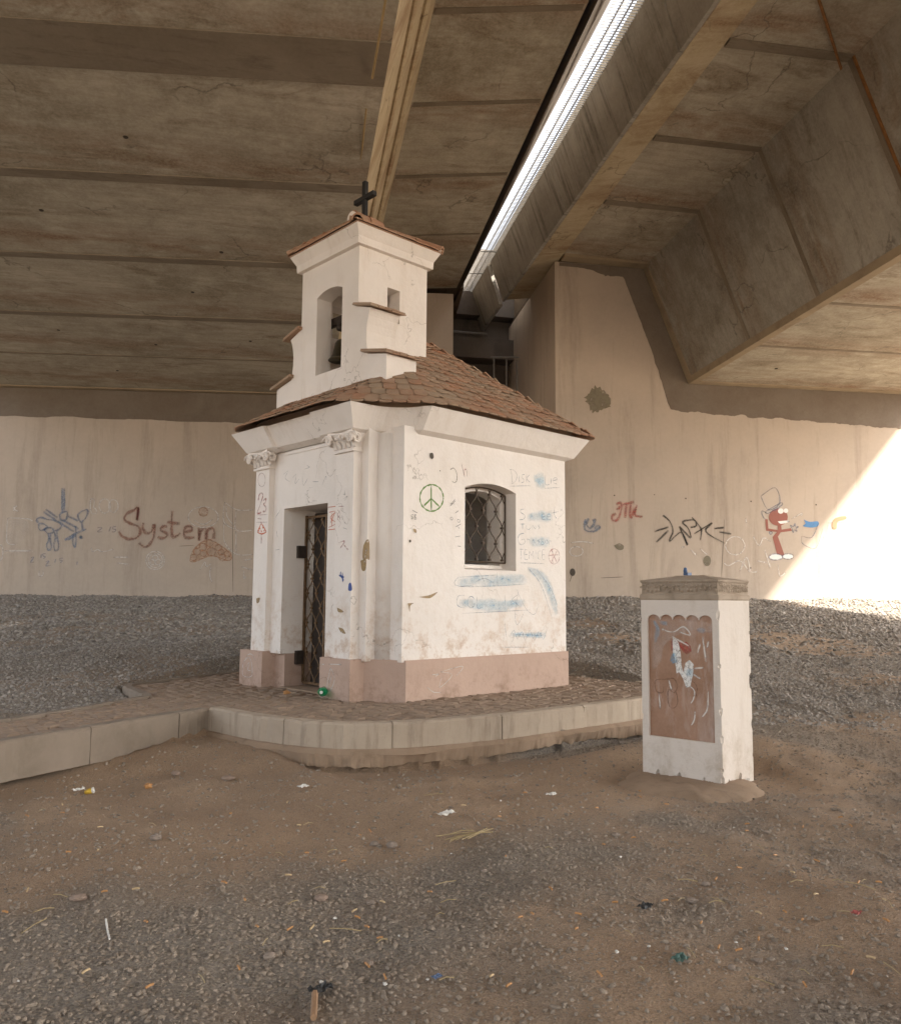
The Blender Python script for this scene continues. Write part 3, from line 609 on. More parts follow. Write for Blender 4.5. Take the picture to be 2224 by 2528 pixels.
# gable cornice and hipped roof
def ringr(o, z): return [(TX0-o, TY0-o, z), (TX1+o, TY0-o, z), (TX1+o, TY1+o, z), (TX0-o, TY1+o, z)]
MB().rings([ringr(-.02, 5.235), ringr(.055, 5.245), ringr(.06, 5.335), ringr(.125, 5.455), ringr(-.1, 5.47)]).build('gable_cornice', M['white2'], tower)
e0 = ringr(.135, 5.466); rdg = [(.78, YC, 5.83), (1.10, YC, 5.83)]
V = e0+rdg+[(x, y, z-.012) for x, y, z in e0]
tr = const_tint(obj('gable_roof', V, [(0, 4, 3), (1, 5, 4, 0), (2, 5, 1), (3, 4, 5, 2), (6, 7, 8, 9), (0, 6, 7, 1), (1, 7, 8, 2), (2, 8, 9, 3), (3, 9, 6, 0)], M['tile'], tower), .3)
mb = MB(); tn = []
def tile_row(p, q, inward, slope, n, run, rid):
    p, q, inward = A3(*p), A3(*q), A3(*inward); d = (q-p)/n
    for r_ in range(6):
        for i in range(n):
            f = r_/6
            a = p+d*(i+.02+(.5 if r_ % 2 else 0)); b = a+d*.96
            ctr = p+(q-p)*.5; half = np.linalg.norm(q-p)/2; lim = half-(half-rid)*(.108*r_+.10)/run
            if np.linalg.norm((a+b)/2-ctr) > lim: continue
            u = inward*.12; z = lambda k: A3(0, 0, slope*.12*k)
            base = inward*.12*r_*.9+A3(0, 0, slope*.12*r_*.9+.012+rng.uniform(-.004, .004))
            P = [a+base, b+base, b+base+u*1.3+z(1.3), a+base+u*1.3+z(1.3)]
            mb.hexa([x+A3(0,0,.010) for x in P]+[x+A3(0,0,.026) for x in P]); tn.extend([float(rng.uniform(0, .6))]*6)
ex = .15
tile_row((TX0-ex, TY0-ex, 5.452), (TX0-ex, TY1+ex, 5.452), (1, 0, 0), .38/.59, 10, .59, .02)
tile_row((TX0-ex, TY0-ex, 5.452), (TX1+ex, TY0-ex, 5.452), (0, 1, 0), .38/.78, 9, .78, .16)
tile_row((TX1+ex, TY0-ex, 5.452), (TX1+ex, TY1+ex, 5.452), (-1, 0, 0), .38/.59, 10, .59, .02)
tile_row((TX0-ex, TY1+ex, 5.452), (TX1+ex, TY1+ex, 5.452), (0, -1, 0), .38/.78, 9, .78, .16)
o = mb.build('gable_tiles', M['tile'], tower); set_tint(o, tn)
ridge('gable_ridge', (.70, YC, 5.86), (1.14, YC, 5.85), .115, .2, tower)
for (x, y) in ((TX0-.13, TY0-.13), (TX1+.13, TY0-.13), (TX1+.13, TY1+.13), (TX0-.13, TY1+.13)):
    ridge('gable_hip', (x, y, 5.475), (.78 if x < .8 else 1.1, YC, 5.85), .07, .25, tower)
dsk = lambda c, ax, r, th: MB().rings([[tuple(A3(*c)+A3(*ax)*t+r*(math.cos(a)*np.cross(A3(*ax), A3(0,0,1))+math.sin(a)*A3(0,0,1))) for a in np.linspace(0, math.pi, 12)] for t in (0, th)])
dsk((.685, YC, 5.865), (1, 0, 0), .092, .03).build('mortar_end', M['white2'], tower)
dsk((TX1+.105, TY0-.105, 5.465), (.707, -.707, 0), .062, .03).build('mortar_end', M['white2'], tower)
cr = MB().box((.865, YC-.032, 5.90), (.925, YC+.032, 6.43)).box((.862, YC-.205, 6.17), (.928, YC+.205, 6.235))
bevel(cr.build('cross', M['cross'], tower), .006, 1)
# ---- bell hangs in the gable
bell = thing('bell', 'small dark bronze bell hanging inside the arched opening of the bell gable', 'bell', (.68, 1.20, 4.05))
MB().lathe((.68, 1.20, 4.03), [(.185,0),(.17,.02),(.135,.07),(.115,.15),(.10,.22),(.075,.26),(.03,.275),(.0,.28)], 24).build('bell_body', M['bronze'], bell, smooth=True)
MB().lathe((.68, 1.20, 3.98), [(.0,0),(.025,.01),(.03,.03),(.015,.05),(.008,.2),(.0,.21)], 10).build('clapper', M['dark'], bell)
MB().box((.65, .73, 4.52), (.71, 1.52, 4.62)).tube([(.68,1.20,4.29),(.68,1.20,4.55)], .02, 8).lathe((.68,1.26,4.42), [(.0,0),(.05,.02),(.06,.06),(.04,.1),(.0,.11)], 10).build('yoke', M['dark'], bell)
# ---- lattice grilles
def lattice(mb, org, eu, ev, en, u0, n, v0, v1, du, dv, r, clip=None):
    """wavy bars, each the mirror of its neighbour, held by a collar where they touch"""
    for i in range(n+1):
        uc = u0+du*i; sg = 1 if i % 2 == 0 else -1; pts = []
        for v in np.arange(v0, v1+.001, dv/14):
            c = math.cos(2*math.pi*(v-v0)/dv); u = uc+sg*du/2*(abs(c)**.8)*(1 if c > 0 else -1)*.97; u = min(max(u, u0), u0+du*n)
            if clip and v > clip(u): break
            pts.append(A3(*org)+A3(*eu)*u+A3(*ev)*v)
        if len(pts) > 2: mb.tube(pts, r, 5)
        v = v0+(0 if i % 2 == 0 else dv/2)
        while v < v1 and i < n:
            uu = uc+du/2
            if not (clip and v > clip(uu)-.02):
                c = A3(*org)+A3(*eu)*uu+A3(*ev)*v; a = A3(*eu)*(r*2.5); b = A3(*ev)*(r*1.8); d = A3(*en)*(r*2.2)
                mb.hexa([c-a-b-d, c+a-b-d, c+a-b+d, c-a-b+d, c-a+b-d, c+a+b-d, c+a+b+d, c-a+b+d])
            v += dv
mbf = MB(); X = .42
for y in (1.525, 1.09, .655): mbf.box((X-.014, y-.014, .05), (X+.014, y+.014, 2.075))
for z in (.05, 2.05): mbf.box((X-.013, .66, z-.014), (X+.013, 1.52, z+.014))
gate = mbf.build('lattice_gate', M['iron'], ch)
ml = MB()
lattice(ml, (X, 1.515, 0), (0, -1, 0), (0, 0, 1), (1, 0, 0), 0, 9, .06, 2.04, .0955, .354, .0068)
ml.build('lattice', M['iron'], gate)
lk = MB().box((.30, 1.50, 1.55), (.41, 1.554, 1.70)).build('hinge_plate', M['dark'], gate); lk2 = MB().box((.31, 1.50, .27), (.41, 1.554, .43)).build('hinge_plate', M['dark'], gate)
mbf = MB(); Yg = -.265
gp = archpoly(1.325, 2.085, 1.50, 2.315, .07); 
for i in range(len(gp)): a, b = gp[i], gp[(i+1) % len(gp)]; mbf.tube([(a[0], Yg, a[1]), (b[0], Yg, b[1])], .011, 6)
wg = mbf.build('window_grille', M['iron2'], ch)
ml = MB(); arch = lambda u: 2.315+.07*(1-((u-.38)/.38)**2)
lattice(ml, (1.325, Yg, 0), (1, 0, 0), (0, 0, 1), (0, 1, 0), 0, 7, 1.53, 2.42, .1086, .39, .0068, clip=arch)
ml.build('lattice', M['iron2'], wg)
# ------------------------------------------------------------------ paved platform and path
FRONT = [(-6.3,-1.25),(-3.39,-.33),(-2.45,.02),(-1.36,.42),(-1.30,-.40),(-1.05,-1.12),(-.57,-1.53),(.06,-1.70),(.6,-1.80),(1.16,-1.82),(1.84,-1.86),(2.53,-1.87),(3.4,-1.75),(3.95,-1.4),(4.22,-.76)]
BACK = [(4.25,.2),(4.2,1.5),(4.1,2.7),(3.4,3.7),(2,4.0),(.6,3.75),(-.53,3.30),(-1.02,3.08),(-1.28,2.74),(-1.46,1.74),(-2.33,1.24),(-3.09,.84),(-6.0,-.2)]
def smoothpath(P, n=6):
    P = [np.array(p, float) for p in P]; out = []
    for i in range(len(P)-1):
        p0, p1, p2, p3 = P[max(i-1, 0)], P[i], P[i+1], P[min(i+2, len(P)-1)]
        for t in np.linspace(0, 1, n, endpoint=False): out.append(.5*((2*p1)+(-p0+p2)*t+(2*p0-5*p1+4*p2-p3)*t*t+(-p0+3*p1-3*p2+p3)*t**3))
    return out+[P[-1]]
pathf = [np.array(p) for p in FRONT[:4]]; arc = smoothpath(FRONT[3:]); backp = smoothpath(BACK[:10])+[np.array(p) for p in BACK[10:]]
PLAT = np.array(pathf[:-1]+arc+backp)
def inpoly(x, y, P=PLAT):
    ins = np.zeros(x.shape, bool); j = len(P)-1
    for i in range(len(P)):
        xi, yi = P[i]; xj, yj = P[j]
        c = ((yi > y) != (yj > y)) & (x < (xj-xi)*(y-yi)/(yj-yi+1e-12)+xi); ins ^= c; j = i
    return ins
def polydist(x, y, P=PLAT):
    d = np.full(x.shape, 1e9)
    for i in range(len(P)):
        a = P[i]; b = P[(i+1) % len(P)]; ab = b-a; t = np.clip(((x-a[0])*ab[0]+(y-a[1])*ab[1])/(ab@ab+1e-12), 0, 1)
        d = np.minimum(d, np.hypot(x-a[0]-t*ab[0], y-a[1]-t*ab[1]))
    return d
_c = np.array([1.3, 1.0])
def inner(P, d):
    Q_ = []
    for i in range(len(P)):
        t_ = P[(i+1) % len(P)]-P[i-1]; t_ /= np.linalg.norm(t_)+1e-9; Q_.append(P[i]+d*np.array([-t_[1], t_[0]]))
    return Q_
pave = MB().prism([tuple(p) for p in inner(PLAT, .06)], -.16, -.022).build('pavement', M['found'], None, loc=(0, -1, 0)); tag(pave, kind='structure')
# setts
sv = []; sf = []; st = []
ang = math.radians(20); ca, sa = math.cos(ang), math.sin(ang); gs = .115
GX, GY = np.meshgrid(np.arange(-70, 70), np.arange(-70, 70)); gx = (GX+.5*(GY % 2)).ravel()*gs*1.12; gy = GY.ravel()*gs
px = gx*ca-gy*sa-.5; py = gx*sa+gy*ca
ok = inpoly(px, py) & (polydist(px, py) > .12) & ~((px > .2) & (px < 3.0) & (py > -.35) & (py < 2.5))
for x, y in zip(px[ok], py[ok]):
    a = ang+rng.normal(0, .05); hx, hy = gs*.5*rng.uniform(.96, 1.06), gs*.44*rng.uniform(.92, 1.05); x += rng.normal(0, .004); y += rng.normal(0, .004)
    z = rng.normal(-.004, .005); tx, ty = rng.normal(0, .03, 2); c_, s_ = math.cos(a), math.sin(a); n0 = len(sv)
    for sc, dz in ((1.0, -.05), (1.0, -.012), (.74, 0.0)):
        for ux, uy in ((-1,-1),(1,-1),(1,1),(-1,1)):
            qx, qy = ux*hx*sc, uy*hy*sc; sv.append((x+qx*c_-qy*s_, y+qx*s_+qy*c_, z+dz+tx*qx+ty*qy))
    sf += [(n0+8, n0+9, n0+10, n0+11)]
    for l in (0, 4):
        for j in range(4): sf.append((n0+l+j, n0+l+(j+1) % 4, n0+l+4+(j+1) % 4, n0+l+4+j))
    st += [float(np.clip(rng.normal(.5, .25), 0, 1))]*9
o = obj('setts', sv, sf, M['sett'], pave); set_tint(o, st)
def kerbrun(P, mat, seg, z0, z1, th, name, rough=.004):
    """kerb stones laid end to end along a line, joints left open"""
    P = [np.array(p, float) for p in P]; L = np.concatenate([[0], np.cumsum([np.linalg.norm(P[i+1]-P[i]) for i in range(len(P)-1)])])
    at = lambda s: np.array([np.interp(s, L, [p[0] for p in P]), np.interp(s, L, [p[1] for p in P])])
    s = 0; k = 0
    while s < L[-1]-.05:
        e = min(L[-1], s+seg*rng.uniform(.9, 1.1)); m_ = 18; R = []
        jz = rng.normal(0, .004)
        for t in np.linspace(s+.004, e-.004, m_):
            p = at(t); nz_ = (fbm(np.array([t*9., t*31+5]), np.array([k*3.1, 2.]), 3)-.5); d = at(min(t+.03, L[-1]))-at(max(t-.03, 0)); d /= np.linalg.norm(d)+1e-9; n = np.array([d[1], -d[0]]); w1 = rng.normal(0, rough*.35, 4)+np.array([.3, 0, .5, 0])*nz_[0]*.03; cz_ = -max(0, nz_[1]-.12)*.09
            o1 = p+n*w1[0]; o2 = p-n*th
            R.append([(o1[0], o1[1], z0+w1[1]), (o1[0]+n[0]*w1[2], o1[1]+n[1]*w1[2], (z0+z1)/2), (o1[0]+cz_*n[0]*.4, o1[1]+cz_*n[1]*.4, z1-.018+jz+cz_), (o1[0]-n[0]*.018, o1[1]-n[1]*.018, z1+jz+w1[3]*.3+cz_*.5), (o2[0], o2[1], z1+jz), (o2[0], o2[1], z0)])
        MB().rings(R).build(name, mat, pave); s = e; k += 1
kerbrun(arc, M['kerb'], 1.05, -.225, .004, .13, 'kerb', .007)
kerbrun(pathf, M['pathkerb'], 1.0, -.30, .004, .12, 'kerb', .004)
kerbrun(backp[:-4]+backp[-4:], M['pathkerb'], 1.0, -.16, .012, .10, 'kerb', .004)
R = []
for i, p in enumerate(arc):
    d = arc[min(i+1, len(arc)-1)]-arc[max(i-1, 0)]; d /= np.linalg.norm(d); n = np.array([d[1], -d[0]])
    for sub in range(9):
        if i == len(arc)-1 and sub: break
        q_ = p+(arc[min(i+1, len(arc)-1)]-p)*sub/9; nz = lambda k, sc: float(fbm(np.array([q_[0]*sc+k*7.3]), np.array([q_[1]*sc+k]), 4)[0])
        b = -.01+.13*nz(1, 2.5); b2 = -.03+.13*nz(2, 3.0); b += .03*(nz(7, 14)-.5); b2 += .045*(nz(8, 17)-.5); zb = -.28-.09*nz(3, 2.2)-.05*nz(4, 11)
        R.append([(q_[0]-n[0]*.1, q_[1]-n[1]*.1, -.20), (q_[0]+n[0]*b*.4, q_[1]+n[1]*b*.4, -.216), (q_[0]+n[0]*(b+.01), q_[1]+n[1]*(b+.01), -.235-.03*nz(5, 4)), (q_[0]+n[0]*(b*.6+b2*.4+.015*nz(6, 9)), q_[1]+n[1]*(b*.6+b2*.4+.015*nz(6, 9)), -.28), (q_[0]+n[0]*b2, q_[1]+n[1]*b2, zb), (q_[0]-n[0]*.12, q_[1]-n[1]*.12, zb-.02), (q_[0]-n[0]*.2, q_[1]-n[1]*.2, -.3)])
MB().rings(R).build('footing', M['found'], pave)
# ------------------------------------------------------------------ ground
def wallprof(x, y):
    dL = (x-LWS[0])*LWN[0]+(y-LWS[1])*LWN[1]; dR = (x-RWS[0])*RWN[0]+(y-RWS[1])*RWN[1]
    q = (x-10.4)*BT[0]+(y-7.6)*BT[1]; m_ = sstep(-1.2, 1.2, q)
    hL = np.interp(dL, [0,2,5,8,10,11.3,13.2,14.5,15.5,40], [1.10,.95,.64,.37,.20,.04,-.10,-.20,-.34,-.42]); hR = np.interp(dR, [0,3,6,9,10.5,12,13.6,17,40], [1.13,.75,.33,.03,-.12,-.27,-.36,-.39,-.42])
    return hL*(1-m_)+hR*m_, dL*(1-m_)+dR*m_, m_
def ground(x, y):
    h, d, m_ = wallprof(x, y)
    far = np.hypot(x-1, y); ins = inpoly(x, y); dp = polydist(x, y)
    near = far < 26
    h = h+np.where(near, (fbm(x*.9, y*.9)-.5)*.16+(fbm(x*3.1+9, y*3.1)-.5)*.05+(fbm(x*9, y*9, 3)-.5)*.018, 0)*sstep(0, 1, np.minimum(dp*2, np.where(d > .1, 1, 1)))
    # earth heaped against the path kerb
    b1 = np.exp(-(((x+2.05)/.45)**2+((y+.02)/.28)**2)); heap = .0*b1
    lim = np.where(ins, np.where(d > 14.6, -.30, -.16), -.06+.62*np.maximum(dp-.02, 0)); h = np.minimum(h, lim)
    fp = (~ins) & (x < -1.2) & (y < .6+.37*(x+1.3)); h = np.where(fp, h+(np.minimum(h, -.245)-h)*sstep(1.1, .2, dp), h)+heap*(~ins)
    fr = (~ins) & (x > -1.25) & (y < .2); h = np.where(fr, h+(np.minimum(h, -.40)-h)*sstep(.9, .15, dp)*sstep(3.6, 2.2, x), h)
    pd = np.hypot(x-1.0, y+3.45); h = np.where(pd < 1.0, h+(np.minimum(h, -.405)-h)*sstep(1.0, .6, pd), h)
    return h
def axis(lo, hi, st, far): 
    a = list(np.arange(lo, hi, st)); g = st; l = lo; h = hi; L = []; H = []
    while h < far: g *= 1.35; h += g; H.append(h)
    g = st
    while l > -far: g *= 1.35; l -= g; L.append(l)
    return np.array(L[::-1]+a+H)
ax, ay = axis(-7, 17, .06, 900), axis(-8, 16, .06, 900)
XX, YY = np.meshgrid(ax, ay, indexing='ij'); x_ = XX.ravel(); y_ = YY.ravel(); z_ = ground(x_, y_)
def gravelmask(x, y, z=None):
    """0 bare earth, 1 gravel"""
    h, d, m_ = wallprof(x, y)
    dep = (x-CAM[0])*math.cos(YAW)+(y-CAM[1])*math.sin(YAW); lat = (x-CAM[0])*math.sin(YAW)-(y-CAM[1])*math.cos(YAW)
    n = fbm(x*.75+3, y*.75+8, 4); n2 = fbm(x*2.2+5, y*2.2, 3)
    left = sstep(15.1, 14.5, d)*(1-m_)*((y > .75*x+2.2) | (x > -1)); right = sstep(14.9, 13.2, d+(n-.5)*1.6)*m_; bald = sstep(.60, .70, fbm(x*.55+40, y*.55+11, 4)); left = left*(1-.35*bald); right = right*(1-.75*bald)
    base = np.interp(dep, [2.5, 3.6, 4.4, 5.2, 6.2, 7.2], [.78, .72, .55, .42, .22, .10])+.12*sstep(.2, 2.2, lat)
    front = sstep(.36, .86, base*.80+(n-.5)*.95+(n2-.5)*.45+.14)
    behind = sstep(13.0, 12.0, d)*(1-.75*bald)
    return np.clip(np.maximum(np.maximum(left, right), np.maximum(front, behind)), 0, 1)
gm = gravelmask(x_, y_)
nx, ny = len(ax), len(ay); I = np.arange(nx*ny).reshape(nx, ny)
Q = np.stack([I[:-1, :-1], I[1:, :-1], I[1:, 1:], I[:-1, 1:]], -1).reshape(-1, 4)
def fastmesh(name, V, Fc, mat, loc, smooth=True):
    me = bpy.data.meshes.new(name); k = Fc.shape[1]; V = (V-np.array(loc)).astype(np.float32)
    me.vertices.add(len(V)); me.vertices.foreach_set('co', V.ravel()); me.loops.add(Fc.size); me.loops.foreach_set('vertex_index', Fc.astype(np.int32).ravel())
    me.polygons.add(len(Fc)); me.polygons.foreach_set('loop_start', np.arange(0, Fc.size, k, dtype=np.int32))
    try: me.polygons.foreach_set('loop_total', np.full(len(Fc), k, np.int32))
    except Exception: pass
    me.polygons.foreach_set('use_smooth', np.full(len(Fc), smooth, bool)); me.materials.append(mat); me.update(calc_edges=True)
    o = bpy.data.objects.new(name, me); COL.objects.link(o); o.location = loc; return o
m_, nt_, p_ = newmat('dusty_earth_and_grit'); v = coords(nt_); at_ = N(nt_, 'ShaderNodeAttribute'); at_.attribute_name = 'gravel'
earth = mix(nt_, ramp(nt_, noise(nt_, v, 1.4, 6, .65), .35, .68), (.325,.212,.128), (.42,.29,.183)); earth = mix(nt_, ramp(nt_, noise(nt_, v, 30, 5, .75), .45, .75, 0, .55), earth, (.19,.135,.088))
earth = mix(nt_, ramp(nt_, noise(nt_, v, 95, 3, .7), .62, .72, 0, .6), earth, (.34,.26,.19))
grit = mix(nt_, ramp(nt_, noise(nt_, v, 70, 4, .75), .4, .65), (.165,.14,.115), (.29,.245,.20))
vc = N(nt_, 'ShaderNodeSeparateColor'); nt_.links.new(voro(nt_, v, 85), vc.inputs[0]); vc2 = N(nt_, 'ShaderNodeSeparateColor'); nt_.links.new(voro(nt_, v, 170), vc2.inputs[0])
grit = mix(nt_, ramp(nt_, vc.outputs[0], .15, .95, 0, .75), grit, (.34,.285,.22)); grit = mix(nt_, ramp(nt_, vc.outputs[1], .6, 1.0, 0, .6), grit, (.10,.082,.065))
earth = mix(nt_, ramp(nt_, vc2.outputs[0], .55, 1.0, 0, .55), earth, (.40,.31,.225)); earth = mix(nt_, ramp(nt_, vc2.outputs[1], .6, 1.0, 0, .5), earth, (.15,.11,.078))
nt_.links.new(mix(nt_, at_.outputs['Fac'], earth, grit), p_.inputs['Base Color']); p_.inputs['Roughness'].default_value = .95
hh = math2(nt_, 'SUBTRACT', noise(nt_, v, 60, 6, .8), math2(nt_, 'MULTIPLY', voro(nt_, v, 85, 'F1', 'Distance'), .6)); bump(nt_, p_, hh, .8, .02)
M['earth'] = m_
gd = fastmesh('ground', np.stack([x_, y_, z_], 1), Q, M['earth'], (0, -5, 0)); tag(gd, kind='structure')
a = gd.data.attributes.new('gravel', 'FLOAT', 'POINT'); a.data.foreach_set('value', gm.astype(np.float32))
# ---- loose gravel: real stones, scattered only where the picture or a step aside could see them
def visible(x, y, z, pad=1.18):
    d = np.stack([x, y, z], 1)-CAM; zz = d@_f; u_ = (d@CR)/np.maximum(zz, .01)*2035.6/1112; v_ = (d@CU)/np.maximum(zz, .01)*2035.6/1264
    return (zz > .8) & (np.abs(u_) < pad) & (np.abs(v_) < pad)
def scatter(name, sp, dmin, dmax, smin, smax, mat, sub, keep):
    gx, gy = np.meshgrid(np.arange(-13, 24, sp), np.arange(-9, 24, sp)); gx = gx.ravel()+rng.uniform(-.6, .6, gx.size)*sp; gy = gy.ravel()+rng.uniform(-.6, .6, gy.size)*sp
    dep = (gx-CAM[0])*math.cos(YAW)+(gy-CAM[1])*math.sin(YAW); s_ = (dep > dmin) & (dep < dmax); gx, gy = gx[s_], gy[s_]
    s_ = visible(gx, gy, np.full(gx.shape, .2)) | visible(gx, gy, np.full(gx.shape, -.4)); gx, gy = gx[s_], gy[s_]
    _, dd, mm = wallprof(gx, gy)
    s_ = (dd > -.02) & ~inpoly(gx, gy); gx, gy = gx[s_], gy[s_]
    g = gravelmask(gx, gy); s_ = rng.random(gx.size) < keep(g, gx, gy); gx, gy = gx[s_], gy[s_]
    s_ = (polydist(gx, gy) > .03) & ~((np.abs(gx-1.0) < .40) & (np.abs(gy+3.4) < .42)); gx, gy = gx[s_], gy[s_]
    n = gx.size; gz = ground(gx, gy); bV, bF = ico(sub); k = len(bV)
    s = smin+(smax-smin)*rng.random(n)**2.2
    sc = np.stack([s*rng.uniform(.8, 1.35, n), s*rng.uniform(.6, 1.0, n), s*rng.uniform(.38, .7, n)], 1)
    P = bV[None]*(1+rng.normal(0, .13, (n, k, 1)))*sc[:, None, :]
    az = rng.uniform(0, 2*math.pi, n); tl_ = rng.normal(0, .35, n); ct, st_ = np.cos(tl_)[:, None], np.sin(tl_)[:, None]
    X, Z = P[..., 0]*ct-P[..., 2]*st_, P[..., 0]*st_+P[..., 2]*ct; Y = P[..., 1]; c_, s2 = np.cos(az)[:, None], np.sin(az)[:, None]
    V = np.stack([gx[:, None]+X*c_-Y*s2, gy[:, None]+X*s2+Y*c_, gz[:, None]+Z+(sc[:, 2]*rng.uniform(-.35, .5, n))[:, None]], -1).reshape(-1, 3)
    Fc = (bF[None]+(np.arange(n)*k)[:, None, None]).reshape(-1, 3)
    o = fastmesh(name, V, Fc, mat, (0, -5, 0), smooth=False); tag(o, kind='stuff')
    a = o.data.attributes.new('tint', 'FLOAT', 'FACE'); a.data.foreach_set('value', np.repeat(np.clip(rng.normal(.45, .27, n), 0, 1), len(bF)).astype(np.float32))
    return o, n
o, n1 = scatter('gravel', .0175, .8, 5.0, .003, .0155, M['gravel2'], 1, lambda g, x, y: .22+.66*g)
tag(o, 'dusty brown grey gravel trodden into the earth in the foreground', 'gravel')
o, n2 = scatter('gravel', .027, 5.0, 8.6, .005, .019, M['gravel2'], 1, lambda g, x, y: .16+.78*g)
tag(o, 'brown grey gravel patches between the platform and the stone pillar', 'gravel')
o, n3 = scatter('gravel', .043, 8.6, 13.5, .011, .032, M['gravel'], 1, lambda g, x, y: .12+.88*g)
tag(o, 'loose grey gravel on the ground round the platform, up to the foot of the slopes', 'gravel')
o, n4 = scatter('gravel', .066, 13.5, 26, .020, .050, M['gravel'], 1, lambda g, x, y: .12+.88*g)
tag(o, 'loose grey gravel on the far slopes below both abutment walls', 'gravel')
print('stones', n1, n2, n3, n4)
